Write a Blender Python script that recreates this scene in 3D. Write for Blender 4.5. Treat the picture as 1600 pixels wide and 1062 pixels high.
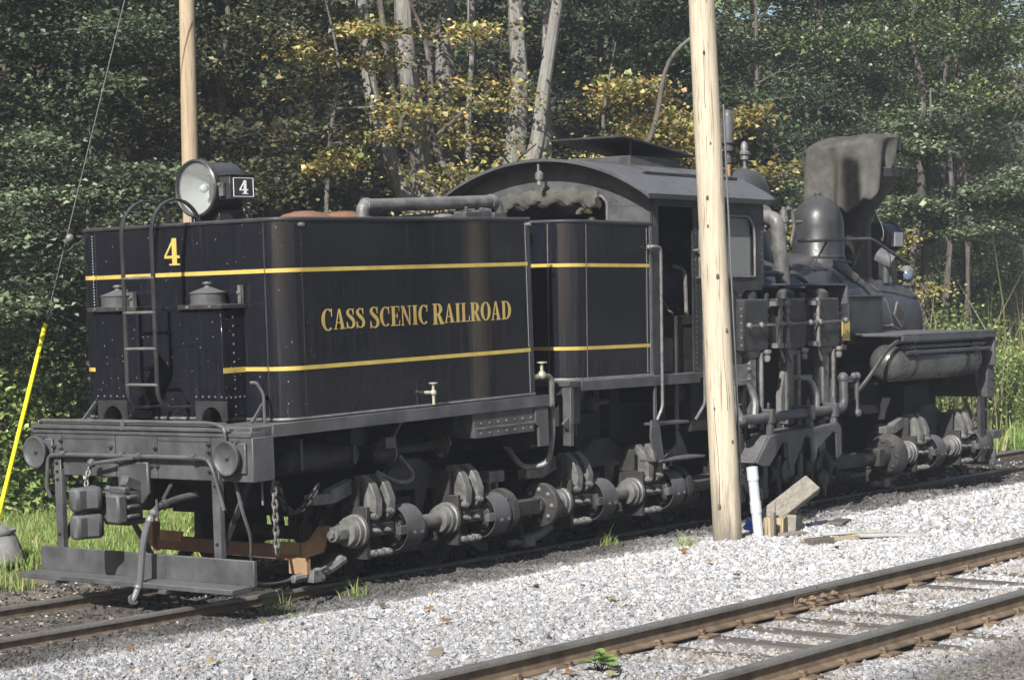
import bpy, bmesh, math, random
import numpy as np
from mathutils import Matrix, Vector, Euler, Quaternion
R = math.radians
PI = math.pi
random.seed(7)
rng = np.random.default_rng(11)
for o in list(bpy.data.objects):
    bpy.data.objects.remove(o, do_unlink=True)
scene = bpy.context.scene
C = scene.collection

# ------------------------------------------------------------------ camera
CAM = (-14.6542, -15.2231, 2.8376)
YAW, PITCH, ROLL = 0.9200, -0.0195, -0.0130
fw = Vector((math.sin(YAW)*math.cos(PITCH), math.cos(YAW)*math.cos(PITCH), math.sin(PITCH)))
rt = Vector((math.cos(YAW), -math.sin(YAW), 0)); up = rt.cross(fw)
rt2 = rt*math.cos(ROLL) + up*math.sin(ROLL); up2 = up*math.cos(ROLL) - rt*math.sin(ROLL)
cd = bpy.data.cameras.new('camera'); cam = bpy.data.objects.new('camera', cd); C.objects.link(cam)
M = Matrix.Identity(4)
for i in range(3):
    M[i][0], M[i][1], M[i][2], M[i][3] = rt2[i], up2[i], -fw[i], CAM[i]
cam.matrix_world = M
cd.sensor_fit = 'HORIZONTAL'; cd.sensor_width = 36; cd.lens = 36*3331/1600
cd.clip_end = 2000; cd.clip_start = .1
scene.camera = cam

# ------------------------------------------------------------------ world, sun, exposure
SUN_D = Vector((1.0, 0.32, -0.71)).normalized()          # the way the light travels
w = bpy.data.worlds.new('World'); scene.world = w; w.use_nodes = True
nt = w.node_tree; bg = nt.nodes['Background']
sk = nt.nodes.new('ShaderNodeTexSky'); sk.sky_type = 'NISHITA'; sk.sun_disc = False
sk.sun_elevation = math.asin(-SUN_D.z); sk.sun_rotation = math.atan2(-SUN_D.x, -SUN_D.y)
sk.air_density = 1.0; sk.dust_density = 1.5
nt.links.new(sk.outputs[0], bg.inputs[0]); bg.inputs[1].default_value = 0.064
sd = bpy.data.lights.new('sun', 'SUN'); sd.energy = 5.0; sd.angle = R(.5); sd.color = (1, .965, .915)
sun = bpy.data.objects.new('sun', sd); C.objects.link(sun)
sun.rotation_euler = SUN_D.to_track_quat('-Z', 'Y').to_euler(); sun.location = (-30, -10, 30)
vs = scene.view_settings; vs.view_transform = 'Standard'; vs.look = 'None'; vs.exposure = 0.88; vs.gamma = 1
scene.render.engine = 'CYCLES'
cy_ = scene.cycles; cy_.max_bounces = 5; cy_.diffuse_bounces = 2; cy_.glossy_bounces = 2; cy_.transmission_bounces = 6; cy_.transparent_max_bounces = 6
cy_.volume_bounces = 0; cy_.use_adaptive_sampling = True; cy_.adaptive_threshold = .03; cy_.adaptive_min_samples = 16; cy_.caustics_reflective = False; cy_.caustics_refractive = False

# ------------------------------------------------------------------ materials
def mat(name, col, rough=.5, metal=0, spec=.5, coat=0):
    m = bpy.data.materials.new(name); m.use_nodes = True
    b = m.node_tree.nodes['Principled BSDF']
    b.inputs['Base Color'].default_value = (*col, 1); b.inputs['Roughness'].default_value = rough
    b.inputs['Metallic'].default_value = metal; b.inputs['Specular IOR Level'].default_value = spec
    b.inputs['Coat Weight'].default_value = coat; b.inputs['Coat Roughness'].default_value = .08
    return m
class NT:
    def __init__(s, m): s.m = m; s.t = m.node_tree; s.b = s.t.nodes['Principled BSDF']
    def n(s, ty, **k):
        x = s.t.nodes.new(ty)
        for a, v in k.items():
            if a in x.inputs.keys() and not hasattr(x, a): x.inputs[a].default_value = v
            else: setattr(x, a, v)
        return x
    def l(s, a, b): s.t.links.new(a, b)
    def coord(s, sc=(1, 1, 1)):
        tc = s.n('ShaderNodeTexCoord'); mp = s.n('ShaderNodeMapping'); mp.inputs['Scale'].default_value = sc
        s.l(tc.outputs['Object'], mp.inputs[0]); return mp.outputs[0]
    def noise(s, scale, sc=(1, 1, 1), detail=5, rough=.6, vec=None):
        x = s.n('ShaderNodeTexNoise'); x.inputs['Scale'].default_value = scale; x.inputs['Detail'].default_value = detail
        x.inputs['Roughness'].default_value = rough; s.l(vec or s.coord(sc), x.inputs['Vector']); return x.outputs['Fac']
    def ramp(s, fac, stops):
        x = s.n('ShaderNodeValToRGB'); e = x.color_ramp.elements
        while len(e) < len(stops): e.new(.5)
        for el, (p, c) in zip(e, stops):
            el.position = p; el.color = (*c, 1) if len(c) == 3 else c
        s.l(fac, x.inputs[0]); return x.outputs[0]
    def mix(s, fac, a, b):
        x = s.n('ShaderNodeMix'); x.data_type = 'RGBA'
        for v, i in ((fac, 0), (a, 6), (b, 7)):
            if hasattr(v, 'is_output'): s.l(v, x.inputs[i])
            elif i == 0: x.inputs[0].default_value = v
            else: x.inputs[i].default_value = (*v, 1)
        return x.outputs[2]
    def rng(s, fac, a, b, c, d):
        x = s.n('ShaderNodeMapRange'); s.l(fac, x.inputs[0])
        for i, v in enumerate((a, b, c, d)): x.inputs[i+1].default_value = v
        return x.outputs[0]
    def bump(s, h, strength=.3, dist=.01):
        x = s.n('ShaderNodeBump'); x.inputs['Strength'].default_value = strength; x.inputs['Distance'].default_value = dist
        s.l(h, x.inputs['Height']); s.l(x.outputs[0], s.b.inputs['Normal'])
    def col(s, c): s.l(c, s.b.inputs['Base Color'])
    def ro(s, c): s.l(c, s.b.inputs['Roughness'])
def grimy(name, c0, c1, rough=(.45, .75), scale=6, bump=.25, dist=.004, spec=.4, dust=None, metal=0):
    m = mat(name, c0, spec=spec, metal=metal); k = NT(m)
    a = k.noise(scale); f = k.noise(scale*9, detail=3)
    c = k.mix(k.rng(a, .35, .7, 0, 1), c0, c1)
    dirt_ = k.noise(1.7, (1, 1, .5), 6, .7); c = k.mix(k.rng(dirt_, .48, .68, 0, .62), c, tuple(.55*v*q for v, q in zip(c0, (1.0, .88, .74))))
    if dust:
        geo = k.n('ShaderNodeNewGeometry'); sx = k.n('ShaderNodeSeparateXYZ'); k.l(geo.outputs['Normal'], sx.inputs[0])
        mm = k.n('ShaderNodeMath', operation='MULTIPLY'); k.l(k.rng(sx.outputs[2], .3, .95, 0, .8), mm.inputs[0]); k.l(k.rng(f, .35, .65, .2, 1), mm.inputs[1])
        c = k.mix(mm.outputs[0], c, dust)
    k.col(c); k.ro(k.rng(f, .3, .7, *rough)); k.bump(f, bump, dist)
    return m
def glossy_black():
    m = mat('black_gloss_paint', (.012, .0125, .017), spec=.5); k = NT(m)
    streak = k.noise(3.0, (7, 7, .30), detail=7, rough=.7); blot = k.noise(1.6)
    base = k.mix(k.rng(streak, .53, .80, 0, .6), (.0080, .0085, .0120), (.034, .035, .040))
    v = k.n('ShaderNodeTexVoronoi'); v.inputs['Scale'].default_value = 27; k.l(k.coord((1, 1, .55)), v.inputs['Vector'])
    sep = k.n('ShaderNodeSeparateColor'); k.l(v.outputs['Color'], sep.inputs[0])
    sub = k.n('ShaderNodeMath', operation='MULTIPLY'); k.l(sep.outputs[0], sub.inputs[0]); sub.inputs[1].default_value = .12
    lt = k.n('ShaderNodeMath', operation='LESS_THAN'); k.l(v.outputs['Distance'], lt.inputs[0]); k.l(sub.outputs[0], lt.inputs[1])
    gt = k.n('ShaderNodeMath', operation='GREATER_THAN'); k.l(sep.outputs[1], gt.inputs[0]); gt.inputs[1].default_value = .62
    # droppings of ash and rain only on the rear end of the tank
    sx = k.n('ShaderNodeSeparateXYZ'); tc = k.n('ShaderNodeTexCoord'); k.l(tc.outputs['Object'], sx.inputs[0])
    rear = k.rng(sx.outputs[0], .15, .45, 1, .12)
    m1 = k.n('ShaderNodeMath', operation='MULTIPLY'); k.l(lt.outputs[0], m1.inputs[0]); k.l(gt.outputs[0], m1.inputs[1])
    m2 = k.n('ShaderNodeMath', operation='MULTIPLY'); k.l(m1.outputs[0], m2.inputs[0]); k.l(rear, m2.inputs[1])
    k.col(k.mix(m2.outputs[0], base, (.30, .30, .30)))
    k.ro(k.rng(streak, .3, .75, .04, .2))
    k.bump(k.noise(1.5, (1, 1, .7), detail=2), .22, .006)
    return m
def leafmat(name, trans=.35, rough=.45):
    m = bpy.data.materials.new(name); m.use_nodes = True; t = m.node_tree
    b = t.nodes['Principled BSDF']; b.inputs['Roughness'].default_value = rough; b.inputs['Specular IOR Level'].default_value = .45
    a = t.nodes.new('ShaderNodeAttribute'); a.attribute_name = 'leafcol'
    tr = t.nodes.new('ShaderNodeBsdfTranslucent'); mx = t.nodes.new('ShaderNodeMixShader'); mx.inputs[0].default_value = trans
    t.links.new(a.outputs['Color'], b.inputs['Base Color']); t.links.new(a.outputs['Color'], tr.inputs[0])
    t.links.new(b.outputs[0], mx.inputs[1]); t.links.new(tr.outputs[0], mx.inputs[2])
    t.links.new(mx.outputs[0], t.nodes['Material Output'].inputs[0])
    return m
def woodmat(name, c0, c1, ax=2, scale=3, dark=(.09, .06, .04), rough=.8):
    m = mat(name, c0, rough, spec=.2); k = NT(m)
    sc = [9, 9, 9]; sc[ax] = .45
    g = k.noise(scale, sc, 8, .65); b = k.noise(1.3, detail=3)
    sc2 = [30, 30, 30]; sc2[ax] = .8
    crack = k.noise(2.2, sc2, 3, .5)
    c = k.mix(k.rng(g, .3, .7, 0, 1), c0, c1); c = k.mix(k.rng(crack, .60, .68, 0, .8), c, dark)
    v = k.n('ShaderNodeTexVoronoi'); v.inputs['Scale'].default_value = 1.5
    k.l(k.coord((2.2, 2.2, 1)), v.inputs['Vector']); c = k.mix(k.rng(v.outputs['Distance'], .03, .075, .85, 0), c, dark)
    k.col(c); k.bump(g, .5, .006); return m
MT = {}
MT['gloss'] = glossy_black()
MT['black'] = grimy('satin_black_paint', (.020, .020, .022), (.042, .042, .045), (.28, .5), 4, .12, .002, dust=(.10, .10, .105))
MT['dull'] = grimy('grimy_dull_black', (.015, .0147, .0145), (.040, .038, .036), (.4, .8), 6, .6, .006, dust=(.105, .10, .096))
MT['oily'] = grimy('oily_black_grease', (.009, .009, .009), (.028, .026, .024), (.15, .5), 9, .8, .008, spec=.6)
MT['grey'] = grimy('weathered_grey_black_paint', (.042, .043, .046), (.085, .086, .09), (.38, .65), 4, .4, .004, dust=(.15, .15, .152))
MT['steel'] = grimy('worn_grey_steel', (.065, .064, .063), (.165, .162, .156), (.25, .55), 9, .7, .006, dust=(.22, .215, .205), spec=.6)
MT['bright'] = grimy('worn_bearing_steel', (.24, .235, .225), (.07, .068, .065), (.3, .55), 11, .5, .004, metal=.3)
MT['underside'] = mat('flat_black', (.008, .008, .009), .85)
MT['yellow'] = grimy('stripe_yellow_paint', (.47, .36, .09), (.38, .28, .07), (.35, .5), 7, .05, .001)
MT['gold'] = grimy('gold_lettering', (.42, .315, .105), (.36, .265, .08), (.35, .5), 5, .05, .001)
MT['white'] = mat('white_paint', (.75, .76, .78), .5)
MT['rust'] = grimy('orange_rust_paint', (.31, .175, .085), (.20, .14, .085), (.6, .9), 5, .5, .005)
MT['rustiron'] = grimy('rusty_iron', (.22, .10, .055), (.13, .09, .07), (.6, .9), 4, .5, .005)
MT['rail'] = grimy('rail_steel_brown', (.115, .082, .055), (.215, .16, .105), (.6, .85), 7, .5, .004)
MT['railhead'] = grimy('rail_head_grey', (.13, .125, .115), (.20, .19, .17), (.35, .55), 30, .5, .002, metal=.15)
MT['tie'] = woodmat('tie_wood', (.07, .06, .055), (.14, .125, .11), 1)
MT['poleA'] = woodmat('pale_pole_wood', (.33, .28, .205), (.49, .43, .335), 2, 3.2, (.11, .08, .055))
def stain(m):
    k = NT(m); src = k.b.inputs['Base Color'].links[0].from_socket; tc = k.n('ShaderNodeTexCoord'); sx = k.n('ShaderNodeSeparateXYZ'); k.l(tc.outputs['Object'], sx.inputs[0])
    nz = k.noise(2.0, (4, 4, .6)); ad = k.n('ShaderNodeMath', operation='ADD'); k.l(sx.outputs[2], ad.inputs[0]); k.l(k.rng(nz, .3, .7, -.6, .6), ad.inputs[1])
    k.col(k.mix(k.rng(ad.outputs[0], .15, 1.0, .85, 0), src, (.11, .098, .085)))
stain(MT['poleA'])
MT['poleB'] = woodmat('brown_pole_wood', (.25, .185, .12), (.40, .32, .225), 2, 2.5, (.10, .06, .035))
MT['timber'] = woodmat('weathered_timber', (.13, .118, .10), (.25, .228, .195), 0, 3, (.06, .05, .042))
MT['tankpaint'] = grimy('dusty_tank_paint', (.045, .045, .043), (.085, .083, .078), (.18, .34), 4, .08, .002)
MT['timber2'] = woodmat('split_yellow_timber', (.27, .215, .135), (.38, .31, .20), 2, 3, (.10, .07, .045))
MT['greyboard'] = woodmat('grey_board', (.30, .29, .28), (.42, .41, .40), 0, 3, (.11, .10, .10))
MT['pvc'] = grimy('white_pvc_pipe', (.48, .52, .54), (.40, .44, .46), (.35, .5), 3, .1, .002)
MT['bluetarp'] = mat('blue_plastic', (.03, .09, .42), .35)
MT['canvas'] = grimy('faded_grey_canvas', (.058, .057, .050), (.098, .096, .086), (.85, .95), 6, .7, .012, spec=.15)
MT['rubber'] = grimy('hose_rubber', (.06, .06, .062), (.09, .09, .092), (.6, .8), 6, .3, .003)
MT['brass'] = mat('old_brass', (.42, .40, .30), .45, .5)
MT['yellowplastic'] = mat('yellow_guard_plastic', (.80, .72, .02), .4)
MT['wire'] = mat('steel_wire', (.16, .16, .16), .5, .6)
MT['grass'] = leafmat('grass_blades', .4, .5)
MT['leaf'] = leafmat('leaves', .35, .42)
MT['bucket'] = grimy('grey_weathered_plastic', (.08, .08, .08), (.18, .18, .18), (.5, .8), 5, .4, .01)
def mk_glass():
    m = bpy.data.materials.new('headlight_glass'); m.use_nodes = True; t = m.node_tree; t.nodes.remove(t.nodes['Principled BSDF'])
    a = t.nodes.new('ShaderNodeBsdfTransparent'); a.inputs[0].default_value = (.9, .92, .92, 1); b = t.nodes.new('ShaderNodeBsdfGlossy'); b.inputs['Roughness'].default_value = .03
    d = t.nodes.new('ShaderNodeBsdfDiffuse'); d.inputs[0].default_value = (.5, .51, .5, 1); x = t.nodes.new('ShaderNodeMixShader'); x.inputs[0].default_value = .10; y = t.nodes.new('ShaderNodeMixShader'); y.inputs[0].default_value = .10
    t.links.new(a.outputs[0], x.inputs[1]); t.links.new(b.outputs[0], x.inputs[2]); t.links.new(x.outputs[0], y.inputs[1]); t.links.new(d.outputs[0], y.inputs[2]); t.links.new(y.outputs[0], t.nodes['Material Output'].inputs[0]); return m
MT['glass'] = mk_glass()
MT['winglass'] = mat('dusty_window_glass', (.16, .165, .165), .12, spec=.6)
MT['reflector'] = mat('dulled_reflector', (.55, .555, .53), .5, 0)
def bark(name, c0, c1):
    m = mat(name, c0, .9, spec=.15); k = NT(m); g = k.noise(2.2, (5, 5, .9), 8, .7); l = k.noise(.8, detail=4)
    c = k.mix(k.rng(g, .35, .65, 0, 1), c0, c1); c = k.mix(k.rng(l, .5, .7, 0, .5), c, (.22, .22, .205)); k.col(c); k.bump(g, .9, .04); return m
MT['barkP'] = bark('pale_bark', (.115, .108, .098), (.245, .235, .215))
MT['barkD'] = bark('dark_bark', (.055, .048, .04), (.12, .108, .095))

# ------------------------------------------------------------------ mesh builder
class MB:
    defer = False; multi = False
    def __init__(s): s.v = []; s.f = []
    def add(s, v, f):
        n = len(s.v); s.v += [tuple(p) for p in v]; s.f += [tuple(i+n for i in q) for q in f]; return s
    def box(s, x0, x1, y0, y1, z0, z1, rot=None, piv=None):
        v = [Vector((x, y, z)) for z in (z0, z1) for y in (y0, y1) for x in (x0, x1)]
        if rot is not None:
            c = Vector(piv) if piv is not None else Vector(((x0+x1)/2, (y0+y1)/2, (z0+z1)/2))
            q = Euler(rot).to_matrix(); v = [q @ (p-c)+c for p in v]
        return s.add(v, [(0, 2, 3, 1), (4, 5, 7, 6), (0, 1, 5, 4), (2, 6, 7, 3), (0, 4, 6, 2), (1, 3, 7, 5)])
    def beam(s, a, b, wd, ht, upv=(0, 0, 1)):
        a, b = Vector(a), Vector(b); d = (b-a).normalized(); u = Vector(upv); sd_ = d.cross(u)
        if sd_.length < 1e-4: sd_ = Vector((0, 1, 0))
        sd_.normalize(); u = sd_.cross(d)
        v = [p+sd_*i*wd/2+u*j*ht/2 for p in (a, b) for j in (-1, 1) for i in (-1, 1)]
        return s.add(v, [(0, 1, 3, 2), (4, 6, 7, 5), (0, 4, 5, 1), (2, 3, 7, 6), (0, 2, 6, 4), (1, 5, 7, 3)])
    def cyl(s, a, b, r0, r1=None, n=16, caps=True):
        return s.lathe(a, b, [(0, r0), (1, r0 if r1 is None else r1)], n, caps, rel=True)
    def lathe(s, a, b, prof, n=20, caps=True, rel=False, arc=None, thick=0):
        """prof: (distance along a->b, radius)"""
        a, b = Vector(a), Vector(b); d = b-a; L = d.length; d.normalize()
        u = d.orthogonal().normalized() if abs(d.z) > .9 else Vector((0, 0, 1)).cross(d).normalized().cross(d)*-1
        u = u - d*u.dot(d); u.normalize(); w_ = d.cross(u)
        v = []; full = arc is None; a0, a1 = (0, 2*PI) if full else arc
        m_ = n if full else n+1
        for t, r in prof:
            c = a+d*(t*L if rel else t)
            for i in range(m_):
                an = a0+(a1-a0)*i/n; v.append(c+u*r*math.cos(an)+w_*r*math.sin(an))
        f = []
        for j in range(len(prof)-1):
            for i in range(n):
                i2 = (i+1) % m_ if full else i+1
                f.append((j*m_+i, j*m_+i2, (j+1)*m_+i2, (j+1)*m_+i))
        if caps and full:
            f.append(tuple(reversed(range(m_)))); k = (len(prof)-1)*m_; f.append(tuple(range(k, k+m_)))
        return s.add(v, f)
    def tube(s, pts, r, n=8, caps=True, r1=None):
        pts = [Vector(p) for p in pts]; v = []; N = len(pts)
        t = (pts[1]-pts[0]).normalized(); u = t.orthogonal().normalized()
        for i, p in enumerate(pts):
            t2 = (pts[min(i+1, N-1)]-pts[max(i-1, 0)]).normalized()
            u = (u-t2*u.dot(t2)).normalized(); w_ = t2.cross(u)
            rr = r if r1 is None else r+(r1-r)*i/(N-1)
            for k in range(n):
                an = 2*PI*k/n; v.append(p+u*rr*math.cos(an)+w_*rr*math.sin(an))
        f = [(i*n+k, i*n+(k+1) % n, (i+1)*n+(k+1) % n, (i+1)*n+k) for i in range(N-1) for k in range(n)]
        if caps: f += [tuple(reversed(range(n))), tuple(range((N-1)*n, N*n))]
        return s.add(v, f)
    def prism(s, poly, ax, a, b):
        """poly in the plane across axis ax ('x': (y,z), 'y': (x,z), 'z': (x,y)), from a to b"""
        def P(q, t): return (t, q[0], q[1]) if ax == 'x' else (q[0], t, q[1]) if ax == 'y' else (q[0], q[1], t)
        n = len(poly); v = [P(q, a) for q in poly]+[P(q, b) for q in poly]
        f = [(i, (i+1) % n, n+(i+1) % n, n+i) for i in range(n)]+[tuple(reversed(range(n))), tuple(range(n, 2*n))]
        return s.add(v, f)
    def ball(s, c, r, n=8, m_=6, sc=(1, 1, 1)):
        c = Vector(c); v = [c+Vector((0, 0, -r*sc[2]))]
        for j in range(1, m_):
            a = -PI/2+PI*j/m_
            for i in range(n):
                b = 2*PI*i/n; v.append(c+Vector((r*sc[0]*math.cos(a)*math.cos(b), r*sc[1]*math.cos(a)*math.sin(b), r*sc[2]*math.sin(a))))
        v.append(c+Vector((0, 0, r*sc[2]))); L = len(v)-1
        f = [(0, 1+(i+1) % n, 1+i) for i in range(n)]+[(L, 1+(m_-2)*n+i, 1+(m_-2)*n+(i+1) % n) for i in range(n)]
        f += [(1+j*n+i, 1+j*n+(i+1) % n, 1+(j+1)*n+(i+1) % n, 1+(j+1)*n+i) for j in range(m_-2) for i in range(n)]
        return s.add(v, f)
    def rivets(s, pts, r=.012, nrm=(0, -1, 0)):
        for p in pts:
            p = Vector(p); q = Vector(nrm); s.lathe(p, p+q, [(0, r), (r*.5, r*.85), (r*.8, r*.4)], 6)
        return s
    def bolt(s, p, nrm, r=.028, h=.03):
        p = Vector(p); q = Vector(nrm).normalized()
        s.lathe(p, p+q, [(0, r*1.25), (.006, r*1.25), (.006, r), (h*.7, r), (h*.7, r*.55), (h*1.4, r*.55)], 6); return s
    def mesh(s, name, m, angle=35):
        me = bpy.data.meshes.new(name); me.from_pydata(s.v, [], s.f); me.validate()
        bm = bmesh.new(); bm.from_mesh(me); bmesh.ops.recalc_face_normals(bm, faces=bm.faces); bm.to_mesh(me); bm.free()
        me.polygons.foreach_set('use_smooth', [True]*len(me.polygons)); me.set_sharp_from_angle(angle=R(angle))
        me.materials.append(MT[m] if isinstance(m, str) else m); return me
    def pieces(s, gap=.012, small=.075):
        """MBs of the pieces that stand apart from each other (tiny ones stay together)"""
        n = len(s.v); par = list(range(n))
        def find(i):
            while par[i] != i: par[i] = par[par[i]]; i = par[i]
            return i
        for q in s.f:
            a = find(q[0])
            for i in q[1:]: par[find(i)] = a
        comp = {}
        for i in range(n): comp.setdefault(find(i), []).append(i)
        if len(comp) < 2: return [s]
        if len(comp) > 60: s.multi = True; return [s]
        A = np.array(s.v); bb = [(A[c].min(0)-gap/2, A[c].max(0)+gap/2) for c in comp.values()]; K = len(bb); cp = list(range(K))
        def cf(i):
            while cp[i] != i: i = cp[i]
            return i
        for i in range(K):
            for j in range(i):
                if np.all(bb[i][0] <= bb[j][1]) and np.all(bb[j][0] <= bb[i][1]): cp[cf(i)] = cf(j)
        gr = {}
        for i, c in enumerate(comp.values()): gr.setdefault(cf(i), []).extend(c)
        if len(gr) < 2: return [s]
        if max((A[c].max(0)-A[c].min(0)).max() for c in gr.values()) < small: s.multi = True; return [s]
        own = {}
        for g_, c in gr.items():
            for i in c: own[i] = g_
        out = []
        for g_, c in gr.items():
            m_ = MB(); ix = {i: k for k, i in enumerate(c)}; m_.v = [s.v[i] for i in c]; m_.f = [tuple(ix[i] for i in q) for q in s.f if own[q[0]] == g_]; out.append(m_)
        return out
    def build(s, name, m, parent=None, local=None, bevel=0, angle=35):
        if parent is None or name in ('trunk', 'stem'): return link(name, s.mesh(name, m, angle), parent, local, bevel)
        os_ = [link(name, q.mesh(name, m, angle), parent, local, bevel) for q in s.pieces()]
        if s.multi: os_[0]['kind'] = 'stuff'
        return os_[0]
def link(name, me, parent=None, local=None, bevel=0, loc=None):
    o = bpy.data.objects.new(name, me); C.objects.link(o)
    if parent is not None: o.parent = parent
    if local is not None: o.matrix_local = local
    if loc is not None: o.location = loc
    if bevel:
        b = o.modifiers.new('edge', 'BEVEL'); b.width = bevel; b.segments = 1; b.limit_method = 'ANGLE'; b.angle_limit = R(50)
    return o
def tag(o, label, cat, group=None):
    o['label'] = label; o['category'] = cat
    if group: o['group'] = group
    return o
def struct(o, kind='structure'): o['kind'] = kind; return o
def thing(name, label, cat, loc=(0, 0, 0), group=None):
    o = bpy.data.objects.new(name, None); o.empty_display_size = .2; C.objects.link(o); o.location = loc
    return tag(o, label, cat, group)
def bend(pts, r=.08, n=5):
    pts = [Vector(p) for p in pts]; out = [pts[0]]
    for i in range(1, len(pts)-1):
        a, b, c = pts[i-1], pts[i], pts[i+1]
        rr = min(r, (a-b).length*.45, (c-b).length*.45); p0 = b+(a-b).normalized()*rr; p1 = b+(c-b).normalized()*rr
        for k in range(n+1):
            t = k/n; out.append(p0*(1-t)**2+b*2*t*(1-t)+p1*t*t)
    return out+[pts[-1]]
def spline(pts, n=6):
    P = [Vector(p) for p in pts]; P = [P[0]*2-P[1]]+P+[P[-1]*2-P[-2]]; out = []
    for i in range(1, len(P)-2):
        for k in range(n):
            t = k/n; a, b, c, d = P[i-1:i+3]
            out.append(.5*((2*b)+(c-a)*t+(2*a-5*b+4*c-d)*t*t+(3*b-a-3*c+d)*t**3))
    return out+[P[-2]]
def chain(mb, pts, size=.05, r=.009):
    """real links along a path"""
    P = [Vector(p) for p in pts]; acc = [0]
    for a, b in zip(P, P[1:]): acc.append(acc[-1]+(b-a).length)
    n = max(2, int(acc[-1]/(size*.78)))
    def at(t):
        for i in range(len(P)-1):
            if t <= acc[i+1]+1e-9:
                k = (t-acc[i])/max(1e-9, acc[i+1]-acc[i]); return P[i].lerp(P[i+1], k)
        return P[-1]
    for i in range(n):
        a, b = at(acc[-1]*i/n), at(acc[-1]*(i+1)/n); c = (a+b)/2; d = (b-a).normalized()
        s_ = d.cross(Vector((1, .3, 0))); s_ = s_.normalized() if s_.length > .01 else Vector((0, 1, 0)); o_ = d.cross(s_)
        q = s_ if i % 2 else o_
        ring = [c+d*math.cos(t)*size*.6+q*math.sin(t)*size*.34 for t in [2*PI*k/8 for k in range(9)]]
        mb.tube(ring, r, 5, False)
    return mb
I4 = Matrix.Identity(4)
# ------------------------------------------------------------------ terrain
def smooth(a, b, t): t = np.clip((t-a)/(b-a), 0, 1); return t*t*(3-2*t)
def hash2(x, y):
    return (np.sin(x*1.7+y*.9)+np.sin(x*.53-y*1.31+1.3)+np.sin(x*3.1+y*2.3+.7)*.5)/2.5
def zt(x, y):
    x = np.asarray(x, float); y = np.asarray(y, float)
    z = np.interp(y, [-40, -9.6, -8.9, -8.2, -6.75, -6.2, -4.6, -3.1, -2.2, -1.6, -1.0, 1.0, 1.8, 4, 9, 14, 40, 62, 400],
                     [.28, .30, .31, .296, .296, .315, .27, .19, -.01, -.085, -.105, -.11, -.2, -.22, -.2, 1.2, 13, 22, 22.5])
    z = z+.085*smooth(.4, 2.0, x)*(1-smooth(13.0, 15.0, x))*smooth(-2.3, -1.5, y)*(1-smooth(-.9, -.82, y))
    z = z+.03*hash2(x, y)*np.where(np.abs(y) < 1.1, .3, 1)
    z = z+.5*hash2(x*.25, y*.25)*smooth(10, 16, y)
    return z
def NY(x): return -6.7044-.0052*(x-5)               # the far rail of the near track
NZ = .4705
def ground_mesh():
    xs = np.concatenate([np.linspace(-130, -20, 12), np.linspace(-16, 30, 231), np.linspace(31, 70, 60), np.linspace(74, 170, 16)])
    ys = np.concatenate([np.linspace(-130, -24, 10), np.linspace(-20, -10, 26), np.linspace(-9.8, 2.4, 124), np.linspace(2.6, 30, 80), np.linspace(32, 90, 30), np.linspace(94, 150, 8)])
    X, Y = np.meshgrid(xs, ys); Z = zt(X, Y)
    v = np.stack([X, Y, Z], -1).reshape(-1, 3); nx = len(xs); ny = len(ys)
    i = np.arange((ny-1)*(nx-1)); a = (i//(nx-1))*nx+i % (nx-1)
    f = np.stack([a, a+1, a+nx+1, a+nx], 1)
    return np_mesh('ground', v, f)
def np_mesh(name, v, f, smooth_=True, col=None):
    me = bpy.data.meshes.new(name); n = f.shape[1]
    me.vertices.add(len(v)); me.vertices.foreach_set('co', np.ascontiguousarray(v, np.float32).ravel())
    me.loops.add(f.size); me.loops.foreach_set('vertex_index', np.ascontiguousarray(f, np.int32).ravel())
    me.polygons.add(len(f)); me.polygons.foreach_set('loop_start', np.arange(0, f.size, n, dtype=np.int32))
    me.polygons.foreach_set('use_smooth', np.full(len(f), smooth_))
    if col is not None:
        at = me.attributes.new('leafcol', 'FLOAT_COLOR', 'POINT')
        at.data.foreach_set('color', np.concatenate([col, np.ones((len(col), 1))], 1).astype(np.float32).ravel())
    me.update(calc_edges=True); me.validate(); return me
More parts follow.
